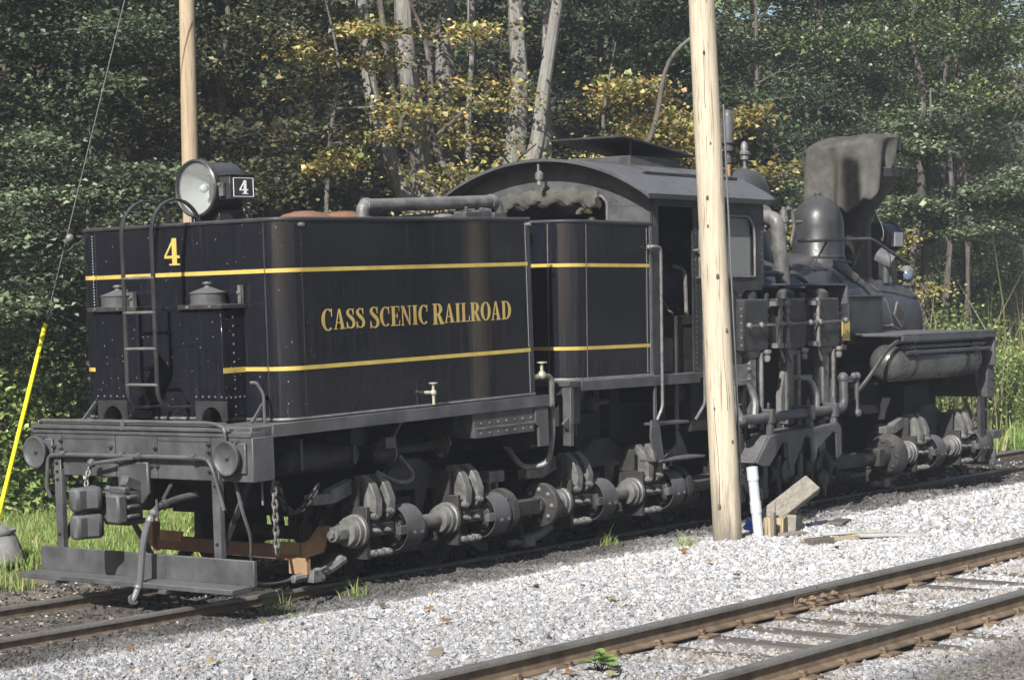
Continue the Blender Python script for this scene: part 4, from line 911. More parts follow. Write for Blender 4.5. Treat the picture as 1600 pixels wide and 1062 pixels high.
lp(MB().box(5.3, 5.55, -.9, -.6, 1.5, 1.85).ball((5.6, -.95, 1.6), .10).cyl((5.5, -.95, 1.6), (5.95, -.95, 1.62), .04).cyl((5.7, -.95, 1.4), (5.7, -.95, 1.8), .03).cyl((5.98, -.95, 1.5), (5.98, -.95, 1.82), .05), 'injector', 'grey')
# ------------------------------------------------------------------ boiler
BY = .40
sec = [(8.66, .93, 2.52), (11.5, .93, 2.52), (12.55, .92, 2.52), (13.4, .80, 2.47), (14.45, .66, 2.40), (15.55, .655, 2.40)]
v = []; f = []; nb_ = 40
for x, r_, cz in sec:
    for k in range(nb_):
        a = 2*PI*k/nb_; v.append((x, BY+r_*math.cos(a), cz+r_*math.sin(a)))
for j in range(len(sec)-1):
    for k in range(nb_): f.append((j*nb_+k, j*nb_+(k+1) % nb_, (j+1)*nb_+(k+1) % nb_, (j+1)*nb_+k))
f += [tuple(range(nb_)), tuple(range((len(sec)-1)*nb_, len(sec)*nb_))]
boil = lp(MB().add(v, f), 'boiler', 'black')
mb = MB()
for x, r_, cz, wd in ((11.5, .936, 2.52, .06), (12.55, .926, 2.52, .05), (14.45, .668, 2.40, .07), (15.52, .668, 2.40, .06), (14.0, .735, 2.428, .03)): mb.lathe((x-wd/2, BY, cz), (x+wd/2, BY, cz), [(0, r_), (wd, r_)], 40, False)
lp(mb, 'boiler_band', 'grey', 0, boil)
mb = MB().rivets([(15.53, BY+.668*math.cos(t), 2.40+.668*math.sin(t)) for t in np.arange(PI*.5, PI*1.5, .11)], .016, (-.1, -1, .2))
lp(mb, 'rivet', 'grey', 0, boil)
lp(MB().lathe((15.55, BY, 2.40), (15.8, BY, 2.4), [(0, .60), (.03, .60), (.05, .56), (.09, .30), (.10, .06), (.14, .05), (.14, 0)], 32), 'smokebox_door', 'dull', 0, boil)
pa = R(190); nrm = Vector((0, math.cos(pa), -math.sin(pa)))
pc = Vector((14.75, BY+.662*math.cos(R(170)), 2.40+.662*math.sin(R(170))))
up_ = Vector((0, -math.sin(R(170)), math.cos(R(170)))); up_ = up_ if up_.z > 0 else -up_; out = Vector((0, math.cos(R(170)), math.sin(R(170))))
def diamond(sz, o0, o1):
    q = [(-sz*.95, 0), (0, -sz), (sz*.95, 0), (0, sz)]; vv = [pc+Vector((1, 0, 0))*a+up_*b+out*o0 for a, b in q]+[pc+Vector((1, 0, 0))*a+up_*b+out*o1 for a, b in q]
    return MB().add(vv, [(0, 1, 2, 3), (7, 6, 5, 4)]+[(i, (i+1) % 4, 4+(i+1) % 4, 4+i) for i in range(4)])
bp = lp(diamond(.20, -.02, .014), 'builder_plate', 'steel', 0, boil, label='diamond shaped cast plate')
lp(diamond(.17, .0142, .018), 'plate_face', 'dull', 0, boil)
lp(MB().tube(bend([(12.9, -.40, 2.35), (14.3, -.36, 2.35), (14.55, -.36, 2.28), (14.55, -.36, 2.1)], .06), .022, 8).ball((14.3, -.36, 2.35), .04), 'blow_pipe', 'grey', 0, boil)
sdome = lp(MB().lathe((13.43, BY, 3.12), (13.43, BY, 5), [(0, .56), (.08, .50), (.16, .43), (.24, .40), (.27, .41), (.30, .39), (.72, .385), (.86, .37), (.97, .335), (1.06, .27), (1.13, .18), (1.17, .09), (1.185, .05), (1.22, .05), (1.225, 0)], 36), 'sand_dome', 'black')
sdome2 = lp(MB().lathe((11.25, BY, 3.30), (11.25, BY, 5), [(0, .50), (.10, .43), (.18, .40), (.95, .395), (1.08, .375), (1.18, .33), (1.25, .26), (1.30, .16), (1.32, .06), (1.32, 0)], 36), 'steam_dome', 'black')
lp(MB().cyl((10.86, .38, 4.48), (10.86, .38, 4.66), .035, n=10), 'whistle_stem', 'rust', 0, sdome2)
lp(MB().lathe((10.86, .38, 4.66), (10.86, .38, 6), [(0, .03), (.02, .05), (.10, .05), (.12, .025), (.18, .025), (.19, .075), (.25, .08), (.255, .04), (.30, .04), (.301, .083), (.66, .083), (.72, .07), (.76, .04), (.77, 0)], 16), 'whistle', 'grey', 0, sdome2)
lp(MB().lathe((11.30, .38, 4.60), (11.3, .38, 6), [(0, .035), (.04, .035), (.05, .025), (.14, .025), (.15, .06), (.20, .06), (.22, .085), (.25, .085), (.27, .055), (.36, .05), (.40, .025), (.41, 0)], 12), 'safety_valve', 'steel', 0, sdome2)
lp(MB().lathe((11.3, .38, 4.55), (11.3, .38, 5), [(0, .05), (.06, .05)], 10), 'valve_seat', 'rust', 0, sdome2)
# stack
SX = 14.65
stk = lp(MB().lathe((SX, BY, 2.95), (SX, BY, 6), [(0, .34), (.08, .27), (.14, .215), (.95, .215), (1.05, .235), (1.62, .60), (1.66, .64), (1.78, .64), (1.80, .60), (2.15, .50), (2.22, .46), (2.24, .3), (2.20, 0)], 28), 'smokestack', 'dull')
tr_ = [(SX+.62+.055*math.cos(t), BY-.30+.02*math.sin(t), 4.70+.06*math.sin(t)) for t in np.arange(0, 6.6, .5)]
lp(MB().tube(tr_, .010, 6), 'lifting_ring', 'steel', 0, stk)
# tarp
tht = math.atan2(-.606, -.795)                      # side that faces the tender
nA, nR = 140, 30; v = []; f = []
def wave(a): q = .6*math.sin(a*5+.6)+.6*math.sin(a*9+2.1)+.35*math.sin(a*15+.3); return math.copysign(abs(q)**.75, q)
for i in range(nA+1):
    a = tht-PI*.98+2*PI*.98*i/nA; da = a-tht
    low = 4.10+.10*abs(da)**1.3+.11*math.sin(da*2.4+.9)+.05*math.sin(da*6)+.035*math.sin(da*13+1)+.02*math.sin(da*29)
    if da > .25: low += (da-.25)*1.0
    if da < -1.2: low += (-da-1.2)*.35
    low = min(low, 5.0)
    for j in range(nR+1):
        t = j/nR
        if t < .36:
            k_ = t/.36; r_ = .74*k_; z = 5.25-.02*k_**2+.05*math.sin(a*3+1)*k_*(1-k_)-.10*k_**4+.10*math.cos(a-tht-1.57)*k_**2
        else:
            k_ = (t-.36)/.64; zt0 = 5.13+.10*math.cos(a-tht-1.57); z = zt0+(low-zt0)*k_; r_ = .74+.05*math.sin(min(k_*2, 1)*PI/2)*wave(a)+.02-.06*k_+.085*wave(a+.10*k_)*k_
        v.append((SX+r_*math.cos(a)-.05, BY+r_*math.sin(a)+.06, z))
for i in range(nA):
    for j in range(nR): f.append((i*(nR+1)+j, (i+1)*(nR+1)+j, (i+1)*(nR+1)+j+1, i*(nR+1)+j+1))
tarp = MB().add(v, f).build('canvas_tarp', 'canvas', None, None, 0, 80)
so = tarp.modifiers.new('cloth', 'SOLIDIFY'); so.thickness = .008
tag(tarp, 'grey green canvas tarp draped over the locomotive smokestack', 'tarp')
# tie wire
lp(MB().tube(spline([(SX-.45, BY-.55, 4.10), (SX-.40, BY-.65, 3.8), (SX-.52, BY-.70, 3.62), (SX-.60, BY-.72, 3.66)], 5), .008, 5), 'tie_wire', 'wire')
# front headlight, turbo lamp
hl2 = lp(MB().lathe((15.25, BY, 3.72), (15.9, BY, 3.72), [(0, 0), (0, .20), (.02, .22), (.42, .22), (.44, .25), (.50, .25), (.50, .2)], 24).box(15.3, 15.65, BY-.15, BY+.15, 3.05, 3.52), 'front_headlight', 'black')
lp(MB().box(15.38, 15.66, BY-.27, BY-.20, 3.57, 3.79), 'number_board', mat('dusty_white_board', (.20, .203, .208), .6), .003, hl2)
lp(MB().lathe((14.95, BY-.22, 3.40), (14.95, BY-.45, 3.3), [(0, .16), (.30, .16)], 20, True, arc=(-PI*.4, PI*.6)).cyl((14.9, BY-.35, 3.0), (14.9, BY-.35, 3.25), .05).cyl((15.02, BY-.35, 3.0), (15.02, BY-.35, 3.25), .05), 'generator', 'grey')
lp(MB().tube(bend([(11.4, -.42, 3.58), (13.56, -.42, 3.645), (14.75, -.40, 3.29), (14.95, -.35, 3.30)], .12), .024, 8).cyl((12.2, -.42, 3.58), (12.2, -.2, 3.25), .015).cyl((13.3, -.42, 3.62), (13.3, -.15, 3.0), .015), 'boiler_handrail', 'grey')
lm = lp(MB().box(15.45, 15.55, -.10, .10, 2.96, 2.99).lathe((15.5, 0, 3.0), (15.5, 0, 4), [(0, .06), (.03, .06), (.05, .10), (.12, .13), (.20, .12), (.26, .06), (.27, 0)], 18), 'marker_lamp', 'steel')
lp(MB().lathe((15.41, -.06, 3.12), (15.30, -.14, 3.12), [(0, .07), (.03, .07), (.045, .04), (.05, 0)], 14), 'lamp_lens', mat('bluish_lens', (.08, .11, .16), .15), 0, lm)
# dry pipe and fittings by the cab
dp = lp(MB().tube(bend([(10.75, -.05, 3.86), (10.52, -.45, 3.90), (10.50, -.60, 3.84), (10.62, -.62, 2.95)], .13), .10, 14), 'steam_pipe', 'steel')
lp(MB().lathe((10.62, -.25, 3.88), (10.50, -.44, 3.89), [(0, .17), (.04, .17), (.045, .19), (.09, .19)], 16).rivets([(10.56+.1*math.cos(t), -.35+.1*math.sin(t), 3.88+.15*math.sin(t)) for t in np.arange(0, 6, .8)], .022, (-.5, -.8, 0)), 'pipe_flange', 'steel', 0, dp)
lp(MB().lathe((10.85, -.5, 3.70), (10.85, -.5, 4.3), [(0, .05), (.12, .05), (.13, .07), (.2, .07), (.21, .05), (.28, .05), (.30, .03), (.34, .03)], 10).tube(bend([(10.85, -.5, 4.0), (11.0, -.55, 4.02), (11.05, -.55, 3.75), (11.02, -.5, 3.5)], .06), .024).cyl((10.85, -.5, 3.82), (11.25, -.55, 3.84), .025), 'check_valve', 'steel', 0, dp)
lp(MB().tube(bend([(9.2, -.62, 3.13), (10.9, -.66, 3.12), (11.3, -.60, 3.0), (11.6, -.58, 2.85)], .1), .04, 8).tube(spline([(8.8, -.7, 3.35), (9.4, -.65, 3.3), (10.0, -.6, 3.22), (10.4, -.55, 3.2)], 4), .035, 8), 'injector_pipe', 'grey')
lp(MB().cyl((12.75, -.22, 3.28), (13.2, -.45, 2.98), .055).lathe((13.0, -.35, 3.12), (13.2, -.45, 2.98), [(0, .075), (.12, .075)], 12).tube(bend([(13.2, -.45, 2.98), (13.45, -.5, 2.8), (13.5, -.52, 2.6)], .1), .045).cyl((12.7, -.25, 3.32), (13.1, -.32, 3.30), .02), 'sand_pipe', 'grey')
# ------------------------------------------------------------------ three-cylinder engine on the near side
lp(MB().box(8.10, 11.3, -1.02, -.70, 1.2, 2.93), 'engine_bed', 'underside')
lp(MB().box(8.85, 11.10, -1.34, -.55, 2.95, 2.98).prism([(11.08, 2.98), (11.12, 2.95), (11.15, 2.70), (11.11, 2.70), (11.07, 2.95)], 'y', -1.34, -.7), 'engine_canopy', 'grey', .008)
for i, (x0, x1) in enumerate(((7.99, 8.66), (8.93, 9.61), (9.85, 10.50))):
    pl2 = [(x0+.05, -1.56), (x1-.05, -1.56), (x1, -1.50), (x1, -1.02), (x0, -1.02), (x0, -1.50)]
    cy = lp(MB().prism(pl2, 'z', 2.14, 2.79), 'cylinder', 'black', .02)
    lp(MB().lathe(((x0+x1)/2+.12, -1.35, 2.771), ((x0+x1)/2+.12, -1.35, 3), [(0, .13), (.10, .12), (.14, .06), (.145, 0)], 14), 'cylinder_cap', 'dull', 0, cy)
    mb = MB()
    for z in np.arange(2.22, 2.76, .09): mb.bolt((x0+.02, -1.53, z), (-1, -.4, 0), .012, .012); mb.bolt((x1-.02, -1.53, z), (.4, -1, 0), .012, .012)
    lp(mb, 'cylinder_bolt', 'steel', 0, cy)
    xm = x0+.36
    g_ = lp(MB().box(xm-.10, xm+.06, -1.50, -1.36, 1.18, 2.12).box(xm-.16, xm+.14, -1.52, -1.30, 2.06, 2.18).prism([(xm-.10, 1.9), (xm-.22, 1.55), (xm-.22, 1.35), (xm-.10, 1.2)], 'y', -1.46, -1.38), 'crosshead_guide', 'steel', .012, cy)
    lp(MB().cyl((xm+.14, -1.52, 1.15), (xm+.14, -1.52, 2.12), .028, n=8).cyl((xm+.24, -1.40, 1.25), (xm+.24, -1.40, 2.1), .02, n=8), 'piston_rod', 'steel', 0, cy)
    lp(MB().lathe((xm+.22, -1.56, 2.00), (xm+.22, -1.56, 2.3), [(0, .03), (.03, .045), (.07, .045), (.08, .03), (.11, .055), (.15, .055)], 10), 'oil_cup', 'bright', 0, cy)
    lp(MB().box(xm-.08, xm+.10, -1.42, -1.28, .52, 1.20).cyl((xm-.02, -1.45, .58), (xm-.02, -1.20, .58), .17, n=16).box(xm-.2, xm-.08, -1.36, -1.2, .4, .9), 'connecting_rod', 'oily', .015, cy)
for x in (8.66, 9.60): lp(MB().box(x, x+.30, -1.48, -1.03, 2.22, 2.70).cyl((x+.15, -1.40, 2.7), (x+.15, -1.40, 2.86), .05), 'valve_chest', 'dull', .015)
vr = MB()
for x in (8.84, 9.02, 9.81): vr.cyl((x, -1.60, 2.16), (x, -1.60, 2.80), .028, n=8).box(x-.10, x+.05, -1.62, -1.50, 2.70, 2.76).box(x-.10, x+.05, -1.62, -1.50, 2.17, 2.23)
vr.beam((8.03, -1.63, 2.46), (10.52, -1.63, 2.49), .022, .028)
for x in (8.03, 8.32, 8.84, 9.02, 9.55, 9.81, 10.5): vr.ball((x, -1.63, 2.46+.03*(x-8.03)/2.5), .042)
lp(vr, 'valve_gear', 'steel')
mb = MB()
for x in (8.92, 9.10, 9.89): mb.beam((x, -1.58, 2.64), (x+.07, -1.58, 2.54), .015, .02).beam((x-.05, -1.58, 2.14), (x+.05, -1.58, 1.98), .02, .03)
lp(mb, 'valve_link', 'bright')
rs2 = lp(MB().tube(bend([(7.72, -1.68, 1.31), (10.28, -1.68, 1.335), (10.34, -1.68, 1.42), (10.36, -1.66, 1.72)], .10), .062, 12).ball((10.36, -1.66, 1.73), .08).ball((7.72, -1.68, 1.31), .075), 'reverse_shaft', 'grey')
mb = MB()
for x in (8.35, 9.35, 9.98): mb.box(x-.05, x+.05, -1.78, -1.45, 1.24, 1.42).cyl((x, -1.70, 1.42), (x, -1.70, 1.50), .02, n=8).box(x-.04, x+.04, -1.76, -1.68, 1.10, 1.24)
lp(mb, 'shaft_bearing', 'grey', .01, rs2)
mb = MB()
for x in (8.08, 9.62): mb.tube(spline([(x, -1.66, 1.34), (x+.05, -1.64, 1.52), (x+.02, -1.60, 1.68), (x-.08, -1.56, 1.78)], 5), .05, 8, True, .035).box(x-.30, x+.02, -1.60, -1.50, 1.74, 1.80)
lp(mb, 'reverse_arm', 'steel', 0, rs2)
lp(MB().tube(spline([(7.78, -1.66, 1.3), (7.72, -1.6, 1.5), (7.78, -1.55, 1.72)], 4), .05, 8).box(7.7, 8.25, -1.52, -1.42, 1.72, 1.98).bolt((8.18, -1.52, 1.92), (0, -1, 0), .03).bolt((8.18, -1.52, 1.78), (0, -1, 0), .03), 'eccentric_link', 'steel', .01)
# crank guard with three ports
gp = [(7.93, .78), (8.26, 1.10), (10.02, 1.16), (10.09, 1.10), (10.09, .74), (9.97, .70), (9.95, 1.03), (9.86, 1.05), (9.45, .86), (9.42, .74), (9.30, .68), (9.28, 1.0), (9.20, 1.04), (9.12, 1.02), (8.92, .76), (8.80, .64), (8.72, .66), (8.68, .98), (8.58, 1.0), (8.24, .72), (8.10, .72)]
gd = lp(MB().prism(gp, 'y', -1.78, -1.745).prism([(8.26, 1.10), (10.02, 1.16), (10.09, 1.10), (10.06, 1.08), (8.28, 1.06)], 'y', -1.7445, -1.35), 'crank_guard', 'grey', .012)
lp(MB().box(9.30, 9.86, -1.786, -1.781, 1.075, 1.125).prism([(8.26, 1.10), (7.93, .78), (8.0, .76), (8.30, 1.06)], 'y', -1.7445, -1.5), 'guard_plate', 'grey', 0, gd)
ck = MB().cyl((7.1, -1.25, .56), (12.45, -1.25, .56), .085, n=12)
for x in (8.2, 8.75, 9.1, 9.65, 10.0): ck.box(x-.06, x+.06, -1.42, -1.08, .25, .80)
for x in (8.0, 8.95, 9.85): ck.box(x-.12, x+.12, -1.30, -.95, .30, .95).cyl((x, -1.25, .56), (x+.18, -1.25, .56), .17, n=14)
for x, z in ((8.45, .30), (8.5, .42), (9.4, .36), (10.12, .40)): ck.ball((x, -1.45, z), .12, 8, 6, (1, .8, 1.3)).box(x-.05, x+.03, -1.52, -1.42, z-.22, z+.10)
ck.box(7.9, 8.3, -1.3, -1.0, .12, .36).beam((8.1, -1.4, .6), (8.5, -1.45, .2), .08, .1)
lp(ck, 'crankshaft', 'oily', .02)
js = lp(MB().box(10.75, 11.55, -1.34, -1.16, .47, .65).cyl((10.1, -1.25, .56), (12.4, -1.25, .56), .07, n=12), 'drive_shaft', 'dull', .012)
lp(MB().lathe((10.22, -1.25, .56), (10.5, -1.25, .56), [(0, .10), (0, .27), (.07, .29), (.09, .22), (.11, .1)], 28), 'shaft_flange', 'dull', 0, js)
fl2 = lp(MB().lathe((12.30, -1.25, .56), (12.6, -1.25, .56), [(-.05, .12), (-.03, .24), (.05, .30), (.12, .31), (.15, .26), (.16, .12)], 30).rivets([(12.27, -1.25+.2*math.cos(t), .56+.2*math.sin(t)) for t in np.arange(0, 6.2, .785)], .03, (-1, 0, 0)), 'shaft_flange', 'dull', 0, js)
lp(MB().cyl((12.05, -1.25, .56), (12.3, -1.25, .56), .13, n=14).box(11.9, 12.06, -1.38, -1.12, .44, .68), 'universal_joint', 'dull', .01, js)
lp(MB().cyl((3.62, -1.25, .56), (3.98, -1.25, .56), .085, n=12).box(3.62, 4.08, -1.33, -1.17, .48, .64).lathe((4.16, -1.25, .56), (4.4, -1.25, .56), [(-.10, .10), (-.02, .10), (.0, .24), (.08, .245), (.10, .18), (.12, .10)], 28), 'universal_shaft', 'dull', .008)
lp(MB().rivets([(4.155, -1.25+.17*math.cos(t), .56+.17*math.sin(t)) for t in np.arange(0, 6.2, .785)], .032, (-1, 0, 0)), 'flange_bolt', 'steel')
lp(MB().box(6.95, 8.0, -1.33, -1.17, .47, .65).box(7.02, 7.40, -1.52, -1.35, .60, .625), 'universal_shaft', 'dull', .008)
lb_ = lp(MB().lathe((10.62, -1.35, 2.10), (10.62, -1.35, 3), [(0, .02), (0, .20), (.05, .20), (.06, .16), (.46, .16), (.47, .18), (.50, .18), (.51, .05)], 16).cyl((10.62, -1.35, 1.5), (10.62, -1.35, 2.1), .06), 'lubricator', 'black')
lp(MB().box(10.60, 10.80, -1.53, -1.515, 2.22, 2.47), 'yellow_tag', 'gold', 0, lb_)
lp(MB().box(10.7, 11.0, -1.55, -1.30, 1.66, 1.72).cyl((10.92, -1.56, 1.2), (10.92, -1.56, 1.75), .03, n=8).ball((10.92, -1.57, 1.24), .06).ball((10.92, -1.57, 1.74), .05).ball((10.82, -1.57, 1.74), .05).cyl((10.35, -1.5, 1.5), (10.35, -1.5, 1.72), .03).box(10.30, 10.5, -1.5, -1.4, 1.3, 1.62), 'reverse_bracket', 'grey')
lp(MB().box(11.9, 12.92, -.92, -.20, 2.14, 2.79).box(11.88, 12.94, -.95, -.18, 2.791, 2.815), 'tool_box', 'black', .008)
lp(MB().box(11.95, 12.6, -.72, -.45, 2.82, 2.90), 'jacket_plate', 'grey', .004)
# air tank, running board, pilot
lp(MB().box(12.10, 15.15, -1.66, -.25, 2.235, 2.275).box(12.1, 15.15, -1.66, -1.62, 2.17, 2.234), 'running_board', 'grey', .005)
lp(MB().prism([(15.10, 2.23), (15.15, 2.23), (15.15, 1.75), (15.10, 1.95)], 'y', -1.64, -.9), 'board_bracket', 'grey')
at_ = lp(MB().lathe((12.05, -1.33, 1.86), (14.95, -1.33, 1.86), [(0, 0), (.03, .13), (.10, .22), (.18, .265), (2.72, .265), (2.80, .22), (2.87, .13), (2.9, 0)], 32), 'air_tank', 'tankpaint')
mb = MB()
for x in (12.6, 14.3): mb.lathe((x, -1.33, 1.86), (x+.1, -1.33, 1.86), [(0, .268), (0, .274), (.07, .274), (.07, .268)], 32, False)
lp(mb, 'tank_strap', 'dull', 0, at_)
cl = MB()
for z, x0, x1, y in ((2.165, 12.1, 14.85, -1.56), (2.085, 12.25, 14.85, -1.585), (2.005, 12.3, 15.0, -1.61)): cl.tube([(x0, y, z), (x1, y, z)], .03, 8)
cl.tube(bend([(14.85, -1.56, 2.165), (14.95, -1.57, 2.13), (14.85, -1.585, 2.085)], .04), .03, 8).tube(bend([(12.1, -1.56, 2.165), (11.85, -1.52, 2.05), (11.6, -1.4, 1.7), (11.45, -1.2, 1.4)], .2), .03, 8)
for x, y, z in ((12.55, -1.56, 2.165), (12.4, -1.585, 2.085), (12.5, -1.61, 2.005), (14.5, -1.61, 2.005), (14.4, -1.585, 2.085)): cl.cyl((x, y, z), (x+.1, y, z), .043, n=8)
lp(cl, 'cooling_pipe', 'black', 0, at_)
pb = lp(MB().box(15.16, 15.40, -1.50, 1.50, 1.26, 1.885), 'pilot_beam', 'grey', .01)
lp(MB().prism([(15.155, 1.88), (14.85, 1.88), (15.0, 1.4), (15.155, 1.27)], 'y', -1.40, -1.36), 'beam_gusset', 'dull', 0, pb)
mb = MB()
for z in (1.4, 1.55, 1.7): mb.bolt((15.28, -1.50, z), (0, -1, 0), .02, .02)
lp(mb, 'beam_bolt', 'dull', 0, pb)
for sy in (-1, 1):
    lp(MB().box(15.44, 15.47, sy*1.30-.05, sy*1.30+.05, .26, 1.26).beam((15.42, sy*1.30, .5), (15.2, sy*1.1, 1.24), .03, .05), 'pilot_hanger', 'steel', 0, pb)
lp(MB().box(15.48, 15.75, -1.48, 1.48, .22, .27).box(15.42, 15.479, -1.48, 1.48, .22, .46).box(15.42, 15.7, -1.47, -1.1, .62, .74), 'pilot_step', 'grey', .006, pb)
lp(chain(MB(), spline([(15.05, -1.40, 1.25), (15.06, -1.38, 1.05), (14.95, -1.32, .88), (14.75, -1.25, .85), (14.6, -1.2, .95)], 4), .10, .016), 'safety_chain', 'dull')
lp(MB().box(14.9, 15.9, -.12, .12, .78, 1.05).box(15.7, 15.95, -.2, .22, .70, 1.12).box(14.75, 15.0, -.62, -.30, .70, 1.1), 'front_coupler', 'dull', .02)
lp(MB().box(15.0, 15.15, -1.45, -1.40, .3, 1.26), 'hanger_plate', 'dull')
# ------------------------------------------------------------------ woods
PAL = {
 'dark': np.array([[.034, .053, .027], [.048, .070, .035], [.066, .088, .047], [.044, .058, .036], [.092, .108, .062]]),
 'mid': np.array([[.060, .088, .034], [.080, .115, .042], [.10, .135, .055], [.05, .072, .03], [.16, .17, .06]]),
 'pale': np.array([[.15, .19, .11], [.19, .23, .14], [.11, .145, .08], [.22, .26, .17]]),
 'maple': np.array([[.33, .27, .075], [.40, .34, .12], [.26, .25, .08], [.34, .22, .09], [.46, .41, .19], [.17, .20, .065], [.22, .22, .075]]),
 'mixed': np.array([[.048, .060, .030], [.066, .074, .037], [.095, .090, .046], [.044, .056, .030], [.040, .053, .030], [.14, .12, .06]]),
 'bright': np.array([[.16, .24, .07], [.21, .29, .10], [.11, .17, .05], [.30, .33, .12]]),
}
def leaf_mesh(name, cen, size, pal, up_bias=.8, seed=0, colvar=None, szvar=1):
    gain = {'dark': 1.8, 'mixed': 1.7, 'mid': 1.4}.get(pal, 1.1)
    r = np.random.default_rng(seed); n = len(cen)
    nr = r.normal(size=(n, 3)); nr[:, 2] = np.abs(nr[:, 2])+up_bias; nr /= np.linalg.norm(nr, axis=1)[:, None]
    t = r.normal(size=(n, 3)); t[:, 2] -= .35; t -= nr*(t*nr).sum(1)[:, None]; t /= np.linalg.norm(t, axis=1)[:, None]
    b = np.cross(nr, t); asp = r.uniform(.26, .46); L = (size*szvar*np.exp(np.clip(r.normal(0, .22, n), -.5, .4)))[:, None]; wd = L*r.uniform(asp, asp+.16, (n, 1))
    v = np.stack([cen-t*L*.5, cen+b*wd+nr*L*.12-t*L*.05, cen+t*L*.5-nr*L*.08, cen-b*wd+nr*L*.12-t*L*.05], 1)
    f = np.arange(4*n).reshape(n, 4)
    c = gain*PAL[pal][r.integers(0, len(PAL[pal]), n)]*r.uniform(.7, 1.3, (n, 1))
    if colvar is not None: c = c*colvar[:, None]
    me = np_mesh(name, v.reshape(-1, 3), f, False, np.repeat(c, 4, 0)); me.materials.append(MT['leaf']); return me
def limb_path(p, d, L, n=6, droop=0., wob=.12, r=random):
    pts = [Vector(p)]; d = Vector(d).normalized()
    for i in range(n):
        d = (d+Vector((r.uniform(-wob, wob), r.uniform(-wob, wob), r.uniform(-wob, wob)-droop))).normalized(); pts.append(pts[-1]+d*L/n)
    return pts
def tree(name, label, x, y, h, r0, z0, z1, spread, nleaf, leaf, pal, bark_='barkD', lean=(0, 0), limbs=16, seed=1, group=None, limb_r=.32, flat=.45, up_bias=.8, face=True, trunk_wob=.05, cat='tree', clump=.095):
    rr = random.Random(seed); nr = np.random.default_rng(seed); zb = float(zt(x, y))
    root = thing(name, label, cat, (x, y, zb), group)
    mb = MB(); N = 10; P = []
    for i in range(N+1):
        t = i/N; P.append(Vector((lean[0]*t+rr.uniform(-1, 1)*trunk_wob*h*.1*(i > 0), lean[1]*t+rr.uniform(-1, 1)*trunk_wob*h*.1*(i > 0), -.25+(h+.25)*t)))
    P = spline(P, 3)
    # trunk with flare
    v = []; f = []; n = 12; M_ = len(P)
    for i, p in enumerate(P):
        t = i/(M_-1); ra = r0*(1-.9*t)*(1+.5*math.exp(-t*28))
        for k in range(n):
            a = 2*PI*k/n; q = ra*(1+.09*math.sin(3*a+i*.25)+.05*math.sin(5*a+i*.6)); v.append((p.x+q*math.cos(a), p.y+q*math.sin(a), p.z))
    f = [(i*n+k, i*n+(k+1) % n, (i+1)*n+(k+1) % n, (i+1)*n+k) for i in range(M_-1) for k in range(n)]
    mb.add(v, f); tips = []
    for i in range(limbs):
        z = z0+(z1-z0)*(i+rr.random())/limbs*.93; t = min(1, z/h); p = P[min(M_-1, max(0, int(t*(M_-1))))]
        a = rr.uniform(0, 2*PI)
        if face and rr.random() < .45: a = -PI/2+rr.uniform(-1.3, 1.3)
        prof = math.sin(PI*min(1, max(.08, (z-z0)/(z1-z0)*.8+.18)))
        L = spread*rr.uniform(.55, 1.1)*(.35+.65*prof); rise = rr.uniform(.05, .6)
        pts = limb_path(p, (math.cos(a), math.sin(a), rise), L, 7, .03, .16, rr)
        lr = max(.012, r0*limb_r*(1-.6*t)*min(1, L/2)); mb.tube(pts, lr, 6, False, lr*.25); tips += [(q, .6+.1*j) for j, q in enumerate(pts[3:])]
        for s_ in range(3):
            q = pts[rr.randint(2, 5)]; a2 = a+rr.choice((-1, 1))*rr.uniform(.4, 1.2)
            p2 = limb_path(q, (math.cos(a2), math.sin(a2), rr.uniform(-.1, .5)), L*rr.uniform(.3, .55), 4, .05, .2, rr); mb.tube(p2, lr*.4, 4, False, lr*.12); tips += [(u, .8) for u in p2[2:]]
    mb.build('trunk', bark_, root, None)
    T = np.array([list(q) for q, _ in tips]); pw = np.exp(nr.normal(0, .8, len(T))); k = nr.choice(len(T), nleaf, p=pw/pw.sum())
    sg = spread*clump+.07; off = nr.normal(size=(nleaf, 3))*np.array([sg, sg, sg*flat])
    cl = nr.uniform(.45, 1.45, len(T))[k]
    me = leaf_mesh('crown', T[k]+off, leaf*nr.uniform(.85, 1.2), pal, up_bias, seed, cl, nr.uniform(.7, 1.25, len(T))[k]); link('crown', me, root)
    return root
def shrub(name, label, x, y, h, spread, nleaf, leaf, pal, seed, group=None, cat='shrub', stems=9):
    rr = random.Random(seed); nr = np.random.default_rng(seed); zb = float(zt(x, y))
    root = thing(name, label, cat, (x, y, zb), group); mb = MB(); tips = []
    for i in range(stems):
        a = rr.uniform(0, 2*PI); pts = limb_path((rr.uniform(-.15, .15), rr.uniform(-.15, .15), -.05), (math.cos(a)*rr.uniform(.1, .9)*spread/h, math.sin(a)*rr.uniform(.1, .9)*spread/h, 1), h*rr.uniform(.6, 1.05), 7, .04, .14, rr)
        mb.tube(pts, .018, 5, False, .005); tips += pts[1:]
    mb.build('stem', 'barkD', root)
    T = np.array([list(q) for q in tips]); k = nr.integers(0, len(T), nleaf); sg = spread*.28
    c = T[k]+nr.normal(size=(nleaf, 3))*np.array([sg, sg, sg*.5]); c[:, 2] = np.maximum(c[:, 2], .04)
    link('foliage', leaf_mesh('foliage', c, leaf, pal, .5, seed, nr.uniform(.7, 1.25, len(T))[k]), root); return root
G1 = 'trees along the edge of the woods'
